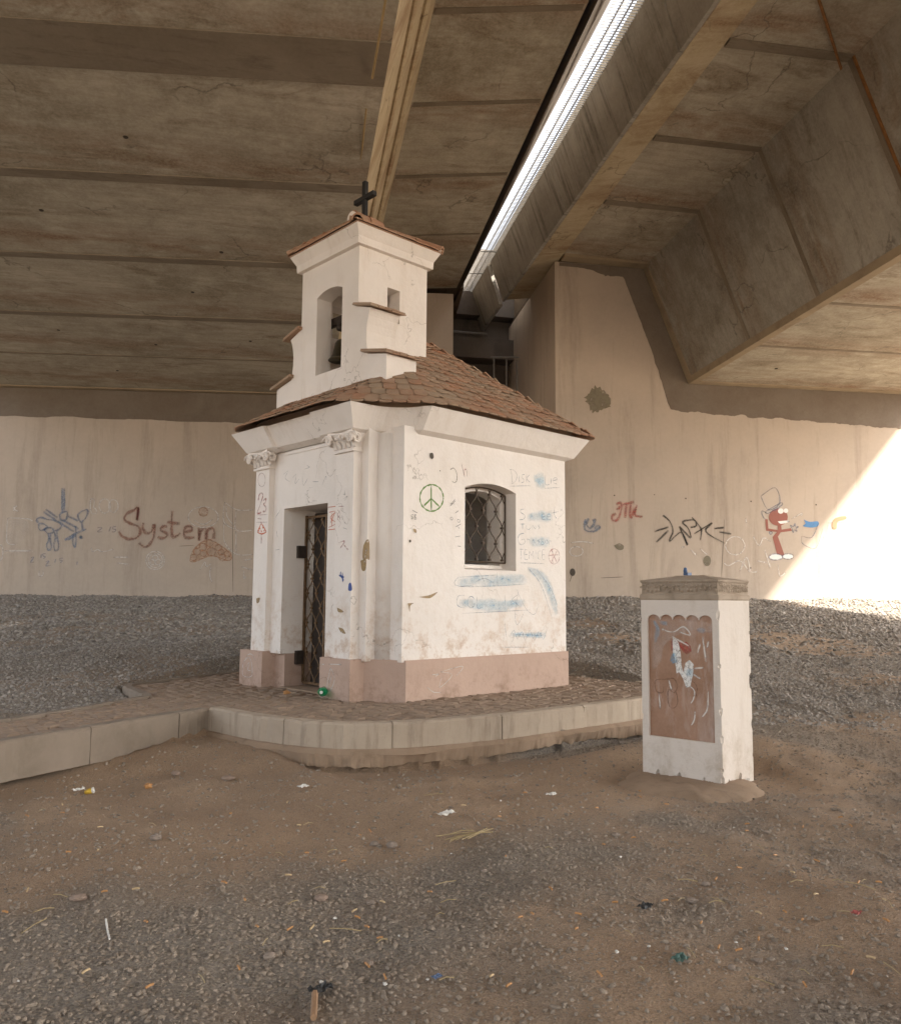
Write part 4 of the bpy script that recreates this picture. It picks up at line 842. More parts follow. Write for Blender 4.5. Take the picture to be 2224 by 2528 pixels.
GRAFFITI = [
('LW','rust',0.045,[[2387,2417,2408,2544,2395,2650,2337,2599,2219,2527,2183,2428,2295,2351,2410,2313,2463,2236,2427,2123,2307,2080,2170,2120,2090,2216],[2511,2377,2505,2270,2573,2187,2659,2225,2697,2346,2700,2155,2649,2014,2557,1943,2445,2017],[2927,2313,2835,2303,2816,2246,2905,2200,2929,2144,2849,2101,2766,2128],[3000,2596,3000,2272,3039,2118,3159,2204],[2913,2388,3144,2364],[3213,2218,3341,2243,3347,2305,3264,2315,3212,2232,3252,2121,3408,2123],[3476,2307,3485,2067,3501,2223,3567,2294,3604,2252,3610,2083,3616,2224,3691,2296,3742,2254,3739,2099]],0),
('LW','darkred',0.03,[[2411,2651,2401,2403]],0),
('LW','blue',0.028,[[1090,2970,1108,2536],[1125,2971,1143,2537],[1075,2508,1193,2552,1187,2412,1095,2397,1075,2508],[793,2545,1015,2395],[830,2588,1039,2438],[676,2404,759,2439,867,2407,975,2395,1070,2355,1114,2286,1038,2215,957,2228],[737,2349,730,2252,785,2211,875,2268,819,2323,738,2336],[836,2254,956,2256,986,2187,908,2158,838,2212,836,2254],[894,2171,914,2047,887,1964,905,1881,955,1882,959,1965,934,2075,939,2172],[999,2201,1024,2076,1004,1965,1025,1869,1078,1883,1083,1980,1050,2090,1043,2215],[1042,2382,1333,2192],[1080,2424,1410,2248],[1197,2482,1390,2387],[1416,2388,1384,2499,1500,2585,1547,2572,1533,2473,1457,2374,1416,2388],[1180,2051,1335,2150,1544,2250],[1322,2150,1322,1997,1360,1928,1374,2025,1354,2303],[1458,2361,1479,2221],[1186,2045,1260,2066,1363,2136],[676,2399,724,2349],[1456,2138,1452,2068],[1418,2109,1494,2088]],0),
('LW','blue',0.018,[[1726,2272,1807,2274,1735,2203,1816,2204],[1959,2298,1923,2206],[2048,2300,1995,2290,1991,2257,2043,2244,2026,2207,1977,2206],[628,1726,680,1740,632,1652,692,1658],[801,1797,800,1728],[874,1812,827,1797,837,1764,878,1748,840,1720],[883,1660,935,1675,892,1592,979,1606],[1052,1717,1037,1648],[1171,1732,1118,1723,1120,1696,1168,1685,1128,1649],[1414,1680,1412,1611]],0),
('LW','chalk',0.02,[[203,2424,521,2416,630,2370],[203,2424,215,2010,363,1957],[296,2634,296,2537],[353,2649,304,2587,376,2538],[2901,1710,2896,1660,2875,1615,2842,1579,2799,1556,2751,1547,2702,1555,2657,1577,2621,1612,2597,1657,2587,1707,2592,1757,2612,1802,2646,1838,2688,1862,2737,1870,2786,1863,2831,1840,2867,1805,2891,1760,2901,1710],[2866,1710,2862,1671,2846,1636,2820,1608,2787,1590,2749,1583,2711,1589,2677,1607,2648,1634,2630,1669,2622,1707,2626,1746,2642,1781,2668,1809,2701,1827,2738,1834,2776,1828,2811,1811,2839,1783,2858,1749,2866,1710],[2791,1751,2789,1735,2783,1721,2772,1710,2759,1703,2744,1700,2729,1703,2715,1709,2704,1720,2696,1734,2693,1750,2695,1765,2701,1779,2712,1791,2725,1798,2740,1801,2755,1798,2769,1791,2780,1780,2788,1766,2791,1751],[2753,1681,2751,1665,2745,1651,2735,1640,2722,1633,2707,1630,2691,1633,2677,1639,2666,1650,2659,1664,2656,1680,2657,1695,2664,1709,2674,1721,2687,1728,2702,1730,2717,1728,2731,1721,2743,1710,2750,1696,2753,1681],[2840,1682,2838,1666,2832,1652,2822,1641,2808,1634,2793,1631,2778,1633,2764,1640,2753,1651,2745,1665,2742,1681,2744,1696,2750,1710,2761,1721,2774,1729,2789,1731,2804,1729,2818,1722,2829,1711,2837,1697,2840,1682],[3908,2767,4121,2634,4419,2634],[4121,2634,4125,2274,4430,2270],[3908,2767,3907,2412,4125,2274],[3908,2398,3933,2059,4140,1837,4439,1835],[4125,2260,4140,1837],[3938,2711,3959,2512,4089,2344],[3807,2496,3797,2439,3761,2387,3705,2345,3633,2318,3552,2308,3471,2316,3398,2341,3338,2380,3299,2431,3284,2487,3295,2544,3330,2596,3386,2638,3458,2665,3539,2676,3620,2668,3694,2643,3753,2603,3793,2552,3807,2496],[3383,2432,3551,2359,3712,2452],[1584,2783,1604,2545,1705,2532,1674,2616,1646,2629,1647,2770,1584,2783],[1928,2662,1925,2623,1913,2588,1894,2559,1868,2541,1840,2534,1810,2540,1783,2558,1761,2585,1745,2620,1739,2659,1741,2698,1753,2733,1773,2762,1798,2780,1827,2787,1857,2781,1884,2764,1906,2736,1921,2701,1928,2662],[2063,2664,2061,2630,2051,2598,2034,2573,2012,2557,1987,2551,1962,2556,1939,2571,1919,2596,1906,2627,1901,2662,1903,2696,1913,2728,1930,2753,1952,2770,1976,2776,2002,2770,2025,2755,2044,2730,2057,2699,2063,2664],[1642,1918,1672,1849,1751,1891,1833,1851,2019,1895],[185,1845,634,1850],[2026,1756,2282,1759],[2084,1660,2301,1634],[3526,1550,3603,1690,3634,1607,3714,1663],[3716,1608,3694,1468,3740,1329],[161,1822,161,1780,156,1742,148,1711,136,1692,122,1685,107,1691,92,1710,80,1741,71,1779,66,1821,66,1864,70,1902,79,1932,91,1952,105,1959,120,1952,134,1933,146,1903,156,1865,161,1822],[4276,1726,4427,1756],[4238,1613,4433,1559],[4282,1557,4295,1403,4327,1446],[786,1508,791,1412,856,1440,844,1509]],0),
('LW','chalkfill',0.0,[[232,2383,509,2388,571,2236,441,1985,240,2024],[184,1867,645,1878,649,1823,201,1804]],1),
('LW','orange',0.02,[[3733,2029,3731,2009,3723,1992,3710,1978,3694,1969,3675,1966,3656,1969,3639,1977,3625,1991,3616,2008,3613,2027,3615,2046,3623,2064,3636,2077,3652,2086,3671,2090,3689,2087,3707,2078,3721,2065,3730,2048,3733,2029],[3623,1957,3621,1937,3613,1919,3599,1904,3582,1895,3563,1892,3543,1894,3525,1903,3511,1917,3501,1935,3497,1955,3500,1975,3508,1993,3521,2008,3538,2017,3558,2021,3577,2018,3595,2009,3610,1995,3620,1977,3623,1957],[3778,1875,3775,1852,3765,1831,3750,1815,3731,1805,3709,1801,3687,1804,3666,1814,3650,1830,3639,1850,3635,1873,3637,1895,3647,1916,3662,1932,3681,1943,3703,1947,3726,1943,3746,1933,3762,1917,3773,1897,3778,1875],[3882,1946,3880,1929,3873,1913,3861,1900,3846,1892,3829,1889,3812,1892,3797,1900,3784,1912,3776,1927,3772,1945,3774,1962,3782,1978,3793,1990,3808,1999,3825,2002,3842,1999,3858,1991,3871,1979,3879,1963,3882,1946],[3520,1871,3517,1852,3509,1835,3497,1821,3480,1812,3462,1809,3443,1812,3426,1820,3412,1834,3403,1851,3399,1870,3401,1889,3409,1906,3422,1920,3438,1929,3457,1932,3476,1930,3493,1921,3507,1907,3516,1890,3520,1871],[3458,1767,3456,1750,3449,1734,3437,1721,3422,1713,3405,1710,3388,1713,3373,1721,3360,1733,3352,1748,3349,1766,3351,1783,3358,1799,3369,1811,3384,1819,3401,1822,3418,1820,3434,1812,3446,1800,3455,1784,3458,1767],[3630,1845,3628,1827,3621,1812,3609,1799,3594,1791,3578,1788,3561,1791,3545,1798,3532,1811,3524,1826,3521,1843,3523,1861,3530,1876,3542,1889,3557,1897,3573,1900,3590,1898,3606,1890,3619,1878,3627,1862,3630,1845],[3968,1778,3966,1759,3958,1742,3945,1728,3928,1719,3910,1716,3891,1719,3874,1727,3860,1741,3851,1758,3847,1777,3849,1796,3857,1813,3870,1827,3887,1836,3905,1840,3924,1837,3941,1828,3955,1815,3964,1798,3968,1778],[4043,1836,4041,1818,4034,1802,4022,1790,4007,1782,3990,1779,3973,1781,3957,1789,3945,1801,3936,1817,3933,1834,3935,1852,3942,1867,3954,1880,3969,1888,3986,1891,4003,1889,4019,1881,4032,1868,4040,1853,4043,1836],[3926,1868,3924,1852,3918,1838,3907,1827,3894,1819,3879,1817,3863,1819,3849,1826,3838,1837,3830,1851,3827,1867,3829,1882,3836,1897,3846,1908,3860,1915,3875,1918,3890,1916,3904,1909,3916,1898,3923,1883,3926,1868],[3343,1701,3403,1912,3643,2084,3924,1947,4058,1808,4001,1717,3709,1804,3439,1694,3343,1701],[3619,2586,3616,2562,3606,2539,3590,2522,3569,2510,3545,2506,3521,2509,3499,2520,3481,2537,3470,2559,3465,2584,3468,2608,3478,2630,3494,2648,3515,2660,3539,2664,3563,2661,3585,2650,3603,2633,3614,2611,3619,2586]],0),
('LW','orangefill',0.0,[[3343,1701,3403,1912,3643,2084,3924,1947,4058,1808,4001,1717,3709,1798,3439,1694],[3619,2586,3616,2562,3606,2539,3590,2522,3569,2510,3545,2506,3521,2509,3499,2520,3481,2537,3470,2559,3465,2584,3468,2608,3478,2630,3494,2648,3515,2660,3539,2664,3563,2661,3585,2650,3603,2633,3614,2611]],1),
('LW','crack',0.008,[[4046,2798,4110,1165],[3141,1965,3400,1982]],0),
('RW','blue',0.035,[[-1824,2423,-1859,2311,-1793,2256,-1727,2346,-1709,2404,-1759,2377],[-1874,2406,-1892,2231,-1745,2203,-1629,2268,-1678,2299,-1718,2244]],0),
('RW','red',0.035,[[-1342,2658,-1258,2693,-1260,2548,-1329,2402,-1412,2401,-1418,2464,-1344,2514],[-1258,2660,-1023,2715],[-1158,2679,-1195,2437],[-1081,2697,-1104,2487,-1061,2440],[-974,2667,-1078,2456],[-992,2603,-1010,2490,-877,2467],[-1343,2572,-1259,2628]],0),
('RW','black',0.026,[[-522,2501,-405,2406,-348,2230,-413,2061,-206,2216,-92,1999],[-679,2223,-425,2302],[-650,2041,-426,2244],[-231,2319,-38,2129,-68,2284,-168,2395,38,2432,70,2335,-33,2301],[-231,2319,-92,1999],[-1,2480,138,2320,164,2240,139,2087],[32,2195,364,2390,239,2241,578,2043],[395,2293,579,2313],[480,2236,704,2208]],0),
('RW','crack',0.01,[[584,2460,549,2004,503,1470],[-1629,1431,-1244,1451],[-2161,1362,-2111,1488]],0),
('RW','brownfill',0,[[1758,2519,1747,2471,1721,2428,1680,2394,1630,2371,1575,2363,1520,2369,1472,2390,1434,2422,1410,2464,1404,2511,1414,2558,1441,2601,1481,2636,1531,2658,1586,2667,1641,2661,1689,2640,1727,2608,1751,2566],[1335,2476,1384,2471,1389,2313,1572,2290,1807,2328,1830,2282,1616,2252,1561,2178,1672,1859,1583,1824,1532,1883,1461,2167,1546,2257,1346,2273],[1568,2383,1621,2384,1628,2268,1564,2267]],1),
('RW','whitefill',0,[[1684,2623,1681,2609,1673,2596,1660,2585,1645,2578,1629,2575,1612,2577,1598,2584,1586,2594,1579,2606,1577,2621,1580,2635,1588,2648,1601,2659,1616,2666,1632,2668,1649,2666,1663,2660,1675,2650,1682,2637],[1769,2632,1767,2619,1760,2608,1751,2599,1738,2593,1725,2591,1712,2593,1700,2598,1691,2606,1686,2617,1684,2630,1687,2642,1693,2653,1703,2662,1715,2668,1728,2670,1741,2669,1753,2663,1762,2655,1768,2644],[1629,1825,1622,1809,1604,1794,1576,1782,1541,1774,1503,1771,1465,1773,1431,1780,1404,1791,1388,1805,1382,1821,1389,1838,1407,1853,1434,1865,1469,1873,1507,1876,1545,1874,1579,1867,1606,1856,1623,1841],[1834,1838,1829,1824,1814,1811,1792,1800,1764,1793,1733,1791,1703,1792,1675,1799,1654,1808,1640,1821,1636,1835,1641,1849,1656,1862,1678,1873,1706,1880,1737,1882,1767,1881,1795,1875,1816,1865,1830,1852],[1564,2442,1766,2459,1747,2426,1622,2400]],1),
('RW','blue',0.02,[[1268,2871,1539,3028,1618,2764,1401,2636,1268,2871],[1347,2609,1636,2764,1634,2708,1381,2570,1347,2609],[1381,2576,1277,2614,1298,2509,1360,2477],[1629,1825,1622,1809,1604,1794,1576,1782,1541,1774,1503,1771,1465,1773,1431,1780,1404,1791,1388,1805,1382,1821,1389,1838,1407,1853,1434,1865,1469,1873,1507,1876,1545,1874,1579,1867,1606,1856,1623,1841,1629,1825],[1834,1838,1829,1824,1814,1811,1792,1800,1764,1793,1733,1791,1703,1792,1675,1799,1654,1808,1640,1821,1636,1835,1641,1849,1656,1862,1678,1873,1706,1880,1737,1882,1767,1881,1795,1875,1816,1865,1830,1852,1834,1838],[1832,2322,1799,2381,1858,2355,1889,2412,1897,2350,1951,2357,1903,2317,1919,2274,1870,2296,1847,2250,1832,2322],[1454,2239,1452,2232,1448,2225,1443,2220,1436,2216,1428,2215,1420,2216,1414,2219,1408,2224,1405,2231,1404,2238,1406,2245,1409,2251,1415,2257,1422,2260,1430,2261,1437,2260,1444,2257,1449,2252,1453,2246,1454,2239],[1731,2452,1790,2437]],0),
('RW','bluefill',0,[[2052,2482,2176,2445,2320,2458,2324,2382,2208,2346,2037,2366,2085,2416]],1),
('RW','blue',0.014,[[2005,2193,2017,2061,2264,1993,2405,2333],[2005,2193,2201,2180,2326,2431],[2518,2452,2482,2202],[2499,2435,2899,2460],[2395,2117,2424,2201]],0),
('RW','brown2fill',0,[[2590,2437,2655,2522,2839,2563,2858,2510,2699,2459,2669,2339,2593,2344]],1),
('RW','chalk',0.022,[[941,2010,931,1962,905,1918,865,1883,816,1860,762,1851,709,1858,662,1879,624,1913,601,1956,594,2004,604,2053,630,2097,669,2132,718,2155,772,2164,826,2157,874,2136,911,2102,934,2058,941,2010],[551,1712,636,1665,846,1749,1014,1573,1153,1565],[840,1571,970,1815,1031,1557],[1104,2176,1203,2015,1295,2147,1416,2084],[-2139,2006,-1943,2031,-1747,2003],[-1929,1867,-1935,1843,-1951,1821,-1977,1803,-2008,1791,-2044,1787,-2079,1790,-2111,1801,-2136,1818,-2152,1839,-2157,1864,-2151,1888,-2135,1910,-2109,1928,-2078,1940,-2042,1944,-2007,1941,-1975,1930,-1950,1913,-1934,1891,-1929,1867],[1306,1951,1400,1626],[1159,1753,1333,1723],[-43,1929,57,1834],[129,1948,262,1837],[-212,1959,-144,1976],[1821,2487,2021,2591,2001,2541],[974,2485,989,2403],[1543,1693,1570,1498,1679,1564]],0),
('RW','stain',0,[[-1409,4449,-1417,4416,-1415,4387,-1433,4355,-1416,4333,-1456,4322,-1520,4294,-1509,4290,-1538,4298,-1576,4264,-1588,4262,-1609,4275,-1636,4228,-1663,4224,-1690,4247,-1738,4205,-1744,4216,-1744,4264,-1783,4251,-1781,4280,-1785,4336,-1786,4346,-1819,4374,-1869,4408,-1827,4430,-1850,4456,-1889,4466,-1831,4504,-1807,4545,-1789,4543,-1768,4593,-1744,4644,-1703,4622,-1706,4658,-1689,4697,-1654,4646,-1630,4654,-1597,4675,-1571,4614,-1549,4607,-1537,4621,-1499,4577,-1502,4568,-1521,4574,-1454,4544,-1441,4527,-1447,4511,-1411,4479]],1),
('RW','stain',0,[[322,1741,307,1688,272,1655,229,1654,196,1687,185,1739,199,1793,234,1826,276,1827,310,1794],[-1391,1971,-1301,2011,-1226,1974,-1237,1910,-1320,1902]],1),
('RW','spot',0,[[-2062,1520,-2077,1475,-2112,1457,-2146,1475,-2160,1519,-2145,1563,-2111,1582,-2076,1564],[-93,2797,-100,2785,-114,2785,-120,2796,-113,2807,-99,2808],[1096,2777,1089,2766,1075,2765,1068,2777,1075,2788,1089,2789],[2311,2748,2304,2736,2289,2736,2282,2747,2290,2759,2305,2759],[1050,1631,1043,1620,1029,1620,1023,1631,1030,1642,1044,1643],[-1359,2816,-1366,2804,-1379,2804,-1386,2815,-1379,2826,-1366,2826],[-657,2847,-662,2838,-672,2838,-677,2846,-672,2855,-662,2855]],1),
('Y-0.4','green',0.014,[[938,2182,934,2149,921,2116,901,2087,873,2061,840,2041,804,2027,765,2020,727,2021,691,2029,659,2044,631,2064,611,2090,598,2120,593,2151,597,2184,609,2215,629,2245,655,2270,687,2291,723,2305,762,2313,800,2313,837,2306,871,2292,899,2271,920,2245,933,2215,938,2182],[756,2310,760,2027],[758,2161,650,2068],[758,2161,882,2077]],0),
('Y-0.4','olive',0.008,[[1040,2513,1095,2535,1141,2478,1139,2395,1104,2373,1069,2383]],0),
('Y-0.4','red',0.008,[[1215,2600,1266,2450],[1244,2494,1273,2544,1297,2526,1306,2460]],0),
('Y-0.4','bluegrey',0.006,[[2046,2627,2070,2454],[2022,2624,2102,2622,2151,2567,2126,2498,2054,2452],[2192,2571,2191,2483],[2290,2593,2249,2583,2241,2543,2274,2530,2265,2496,2232,2487],[2324,2608,2323,2496],[2382,2603,2332,2547,2390,2503],[2022,2421,2398,2464],[2654,2456,2955,2497]],0),
('Y-0.4','bluepaint',0.009,[[2682,2636,2681,2510,2759,2518],[2795,2602,2791,2527],[2831,2571,2911,2597,2885,2617,2840,2601,2830,2548,2902,2538],[2289,2164,2223,2154,2218,2120,2294,2084,2264,2037,2190,2030],[2863,2245,2844,2146,2897,2092],[2795,2153,2934,2187],[2600,2093,2669,2104,2652,2131,2608,2116,2608,2065,2677,2065],[2703,2101,2773,2112,2756,2139,2712,2124,2707,2073,2782,2072],[2190,1975,2296,1982],[2247,1979,2247,1913],[2321,1973,2321,1929,2362,1920,2396,1945,2396,1983],[2429,1924,2429,1975,2488,1934,2488,1984],[2565,1989,2531,1976,2564,1955,2530,1931],[2280,1869,2190,1844,2165,1777,2214,1725,2287,1750,2279,1794,2230,1786],[2328,1741,2329,1797,2378,1788],[2411,1746,2445,1797,2478,1749],[2564,1804,2521,1790,2563,1776,2521,1746],[2598,1817,2597,1744,2649,1763,2606,1784],[2720,1784,2715,1769,2701,1759,2683,1759,2670,1767,2665,1781,2670,1796,2684,1806,2701,1807,2715,1798,2720,1784],[2744,1751,2745,1802,2792,1794]],0),
('Y-0.4','bluegrey',0.006,[[2181,1669,2263,1672],[2222,1670,2221,1540],[2345,1665,2287,1662,2287,1553,2344,1555],[2287,1608,2336,1610],[2369,1556,2369,1655,2411,1602,2444,1659,2444,1559],[2486,1672,2486,1561],[2580,1665,2529,1651,2528,1573,2579,1564],[2665,1680,2614,1677,2613,1565,2665,1567],[2613,1621,2656,1623],[2181,1505,2647,1511]],0),
('Y-0.4','pink',0.01,[[2946,1612,2935,1570,2905,1535,2862,1515,2815,1513,2773,1530,2744,1563,2734,1604,2745,1646,2774,1681,2817,1701,2864,1704,2906,1687,2936,1654,2946,1612],[2770,1707,2909,1508],[2911,1702,2768,1515],[2717,1614,2937,1635],[2805,1743,2812,1482]],0),
('Y-0.4','bluesmear',0.1,[[1160,1255,1740,1280,2331,1306],[2332,1442,2668,1299,2881,880],[1179,1018,1666,993,2289,1020]],0),
('Y-0.4','bluesmear',0.1,[[2449,2565,2655,2582],[2483,2501,2672,2520],[2322,2073,2809,2114],[2362,1776,2753,1780]],0),
('Y-0.4','bluepaint',0.008,[[1266,1106,1168,1093,1162,993,1285,962],[1431,1031,1423,999,1402,976,1373,967,1345,976,1324,999,1316,1031,1323,1062,1344,1085,1373,1094,1401,1086,1423,1063,1431,1031],[1463,1095,1474,967,1555,972],[2049,1126,2049,993],[2169,1127,2057,1059,2168,993],[1932,1112,1932,993],[1177,1319,1195,1206,2331,1251],[1159,1306,1778,1346],[2010,623,2088,700,2147,593,2228,684,2288,576,2370,695,2452,571,2536,678,2619,580,2706,729],[2049,661,2684,619],[2332,1456,2582,1242,2793,825],[2498,1434,2753,1216,2904,965]],0),
('Y-0.4','bluesmear',0.05,[[2029,649,2662,628]],0),
('Y-0.4','pencil',0.004,[[1232,905,2371,938],[1797,1386,1805,1215],[2129,1194,2289,966,2453,884,2538,1020],[2169,1181,2108,886,2148,766,2269,912],[1932,782,1951,624],[1817,511,2369,492],[1195,1206,1408,1222],[1444,1261,1590,1303,1740,1254]],0),
('Y-0.4','black',0.006,[[498,1962,472,1956,473,1936,494,1933,492,1918,467,1917],[517,1964,536,1961,523,1940,540,1922,518,1911,517,1964],[478,2010,561,1982]],0),
('Y-0.4','black',0.005,[[1030,2094,1113,2188],[1044,2100,1120,2168],[1037,2130,1106,2126],[1114,2024,1170,2059],[1078,1961,1073,1949,1059,1943,1046,1947,1040,1958,1045,1970,1059,1976,1073,1972,1078,1961],[1188,1943,1182,1930,1168,1923,1154,1928,1148,1940,1154,1954,1168,1960,1182,1956,1188,1943],[1115,1867,1206,1909],[1164,1875,1179,1851],[1110,1755,1193,1770],[1152,1656,1208,1654]],0),
('Y-0.4','spot',0,[[725,2658,768,2666,782,2619,755,2596,729,2618],[471,1675,465,1663,452,1659,442,1667,442,1680,452,1689,465,1687],[886,2480,882,2474,874,2473,870,2478,874,2485,882,2486]],1),
('Y-0.4','ochre',0,[[500,1812,538,1805,545,1771,513,1774]],1),
('Y-0.4','ochre',0,[[434,1015,515,1018,470,990,462,926,443,988]],1),
('Y-0.4','ochre',0,[[580,1083,724,1101,855,1139,790,1090,724,1070]],1),
('X0.04','red',0.016,[[-2049,2276,-2031,2343,-1978,2367,-1942,2324,-2001,2216,-2061,2118,-1963,2122],[-1928,2266,-1865,2284,-1873,2239,-1915,2220,-1852,2170,-1877,2127,-1931,2133],[-1946,1846,-1943,1728]],0),
('X0.04','pink',0.008,[[-2092,2095,-1821,2084],[-2087,2004,-1816,1991],[-1894,2523,-1900,2487,-1923,2460,-1956,2446,-1995,2450,-2032,2470,-2058,2503,-2069,2541,-2063,2578,-2040,2605,-2006,2618,-1967,2614,-1930,2593,-1905,2561,-1894,2523],[-2057,2050,-1947,2037]],0),
('X0.04','redorange',0.012,[[-1955,1987,-2046,1879],[-1955,1987,-1830,1867],[-2046,1879,-1946,1851,-1830,1867],[-1995,1933,-1978,1909],[-1919,1940,-1907,1916],[-1960,1897,-1937,1873],[-1895,1893,-1873,1881],[-2015,1900,-2003,1882]],0),
('X0.04','pink',0.006,[[-330,2069,-204,2062],[-338,2035,-285,1981,-334,1935,-273,1881,-313,1834],[-286,2021,-335,1975,-283,1931]],0),
('X0.11','redorange',0.006,[[-627,2088,-452,2087],[-601,2029,-470,2030,-572,1966,-465,1898,-603,1856],[-471,2035,-570,1905],[-540,2025,-542,1862],[-617,1831,-454,1832]],0),
('X0.04','black',0.004,[[-214,2243,-211,2174],[-242,2196,-192,2194],[-224,2145,-158,2169,-206,2124],[-301,1962,-282,1912],[-251,1969,-232,1918],[-229,1829,-146,1805]],0),
('X0.04','bluestrong',0.014,[[-246,1352,-253,1313,-193,1254],[-286,1313,-186,1288],[-221,1342,-209,1235]],0),
('X0.04','bluestrong',0,[[-102,1219,-62,1228,-40,1152,-107,1149]],1),
('X0.04','pink',0.012,[[-307,1666,-191,1680,-271,1605],[-206,1642,-122,1580]],0),
('X0.04','ochre',0,[[-274,751,-191,739,-140,688,-223,700],[-307,963,-231,944,-181,916,-280,915],[-2017,1053,-1931,1064,-1949,1009,-2003,998]],1),
('X0.11','pencil',0.004,[[-1587,2566,-1487,2600,-1544,2517,-1440,2462],[-1382,2500,-1304,2536,-1319,2429,-1223,2484],[-1166,2500,-1142,2390,-1050,2466],[-953,2414,-823,2401],[-748,2352,-680,2449,-670,2406],[-1746,2045,-1636,2132],[-1716,1888,-1680,1797],[-1723,1645,-1621,1652],[-1131,2582,-1017,2591,-1076,2619]],0),
('Y-0.42','chalk',0.006,[[768,253,876,258],[815,231,872,252],[900,278,1234,322,1129,216],[900,278,1070,234,889,112,920,225],[704,131,798,70,912,59]],0),
('X0','chalk',0.008,[[-514,345,-463,348],[-386,355,-142,363],[-351,317,-403,131,-374,48,-279,169,-282,245,-351,317],[-331,232,-362,153],[-2203,263,-2121,356,-2013,373,-1922,302],[-2225,251,-2215,109,-2007,112,-2017,275,-2098,335,-2204,274],[-2156,211,-2072,271,-2099,182,-2022,177]],0),
('X0.147','ochre',0,[[53,1689,104,1672,114,1484,75,1484,-5,1486,-1,1619]],1),
('X0.147','ochre',0,[[-44,1467,51,1479,46,1368,-17,1365]],1),
('X0.3','ochre',0,[[-136,1004,-47,995,-26,908,6,774,-57,753,-76,868,-150,945]],1),
('X0.3','crack',0.012,[[-29,908,-2,773,-35,561,-71,425]],0),
('X0.19','crack',0.01,[[41,412,7,245,-1,1],[96,411,53,295]],0),
('X0.19','darkred',0.012,[[34,407,98,345,29,303],[65,390,84,297,55,221]],0),
]
# ------------------------------------------------------------------ stone pillar
PB = A3(.83, -3.75, 0); pe1 = A3(-.06, .68, 0); pe1 /= np.linalg.norm(pe1); pe2 = A3(.54, .03, 0); pe2 /= np.linalg.norm(pe2); PW, PD = .683, .541
pp = lambda u, v, z: PB+pe1*u+pe2*v+A3(0, 0, z)
pil = thing('stone_pillar', 'squat white painted stone pillar with a recessed brown panel and a carved stone cap, right of the chapel', 'pillar', (1.05, -3.42, -.38))
body = MB().loft([pp(-.004,-.004,-.46), pp(PW+.004,-.004,-.46), pp(PW+.004,PD+.004,-.46), pp(-.004,PD+.004,-.46)], [pp(0,0,1.068), pp(PW,0,1.068), pp(PW,PD+.025,1.068), pp(0,PD+.025,1.068)]).build('pillar_body', M['pwhite'], pil)
u0, u1, zt, zb = .055, .625, .905, -.05
sc_ = []
nS = 5; wS = (u1-u0)/nS
for i in range(nS):
    for t in np.linspace(0, math.pi, 9)[(0 if i == 0 else 1):]: sc_.append((u1-wS*(i+.5)+wS*.5*math.cos(t), zt+.042*math.sin(t)))
pan = [(u0, zb), (u1, zb)]+sc_
cut = MB().loft([pp(u, -.1, z) for u, z in pan], [pp(u, .026, z) for u, z in pan]).build('c', None)
nk = MB(); nk.lathe(pp(-.0, PD+.012, .40), [(.0,-.07),(.03,-.05),(.035,0),(.03,.05),(.0,.07)], 8); nk = nk.build('c', None)
nk2 = MB().lathe(pp(-.012, .0, -.02), [(.0,-.05),(.022,-.02),(.026,.02),(.0,.05)], 8).build('c', None)
boolean(body, [cut, nk, nk2])
chip(body, [pp(0, 0, z) for z in (.95, .55, .2, -.25, -.33)]+[pp(0, PD+.01, z) for z in (.8, .62, .05, -.2)]+[pp(u, 0, -.345) for u in (.15, .36, .55)]+[pp(0, v_, -.345) for v_ in (.1, .3)]+[pp(PW, 0, z) for z in (.9, .1)], .012, .030)
MB().loft([pp(u, .020, z) for u, z in pan], [pp(u, .034, z) for u, z in pan]).build('panel', M['panel'], pil)
cap = MB(); q4 = lambda o, z: [pp(-o,-o,z), pp(PW+o,-o,z), pp(PW+o,PD+.025+o,z), pp(-o,PD+.025+o,z)]
cap.rings([q4(.0, 1.066), q4(.006, 1.078), q4(.006, 1.108), q4(-.006, 1.120), q4(-.008, 1.205), q4(.004, 1.222), q4(.002, 1.232), q4(-.20, 1.268), q4(-.205, 1.275)])
def leafrow(p, q, n, nrm):
    for i in range(n):
        c = p+(q-p)*((i+.5)/n); d = (q-p)/n
        for s_, zz, r_ in ((0, 1.150, .30), (.22, 1.178, .22), (-.22, 1.182, .22), (0, 1.198, .2)):
            cc = c+d*s_+A3(0, 0, zz); cc = cc+d*rng.uniform(-.16, .16)+A3(0, 0, rng.uniform(-.012, .012)); rad = np.linalg.norm(d)*r_*rng.uniform(.55, 1.05)
            R = [[cc+nrm*(rad*.9*math.cos(f))+(d/np.linalg.norm(d)*math.cos(t)+A3(0,0,1.35)*math.sin(t))*rad*math.sin(f) for t in [2*math.pi*j/8 for j in range(8)]] for f in (1.5, .9, .3)]
            cap.rings(R)
leafrow(pp(0, -.006, 0)*1+A3(0,0,0), pp(PW, -.006, 0), 17, -pe2); leafrow(pp(-.006, 0, 0), pp(-.006, PD, 0), 13, -pe1)
cap.build('carved_cap', M['stone'], pil)
R = []
for f in np.linspace(0, 1, 7):
    R.append([tuple(A3(.78+(.46+.22*(1-f))*(1-.55*f**3)*math.cos(t)*(1+.10*math.sin(3*t+1)+.03*math.sin(7*t)), -3.50+(.42+.20*(1-f))*(1-.55*f**3)*math.sin(t)*(1+.08*math.sin(2*t)+.03*math.sin(9*t)), -.46+.112*min(1, 1.2*math.sin(f*math.pi/2))+.012*math.sin(5*t+3*f)*(1-f)+.008*math.sin(11*t+7*f))) for t in [2*math.pi*j/40 for j in range(40)]])
MB().rings(R).build('footing', M['found'], pil, smooth=True)
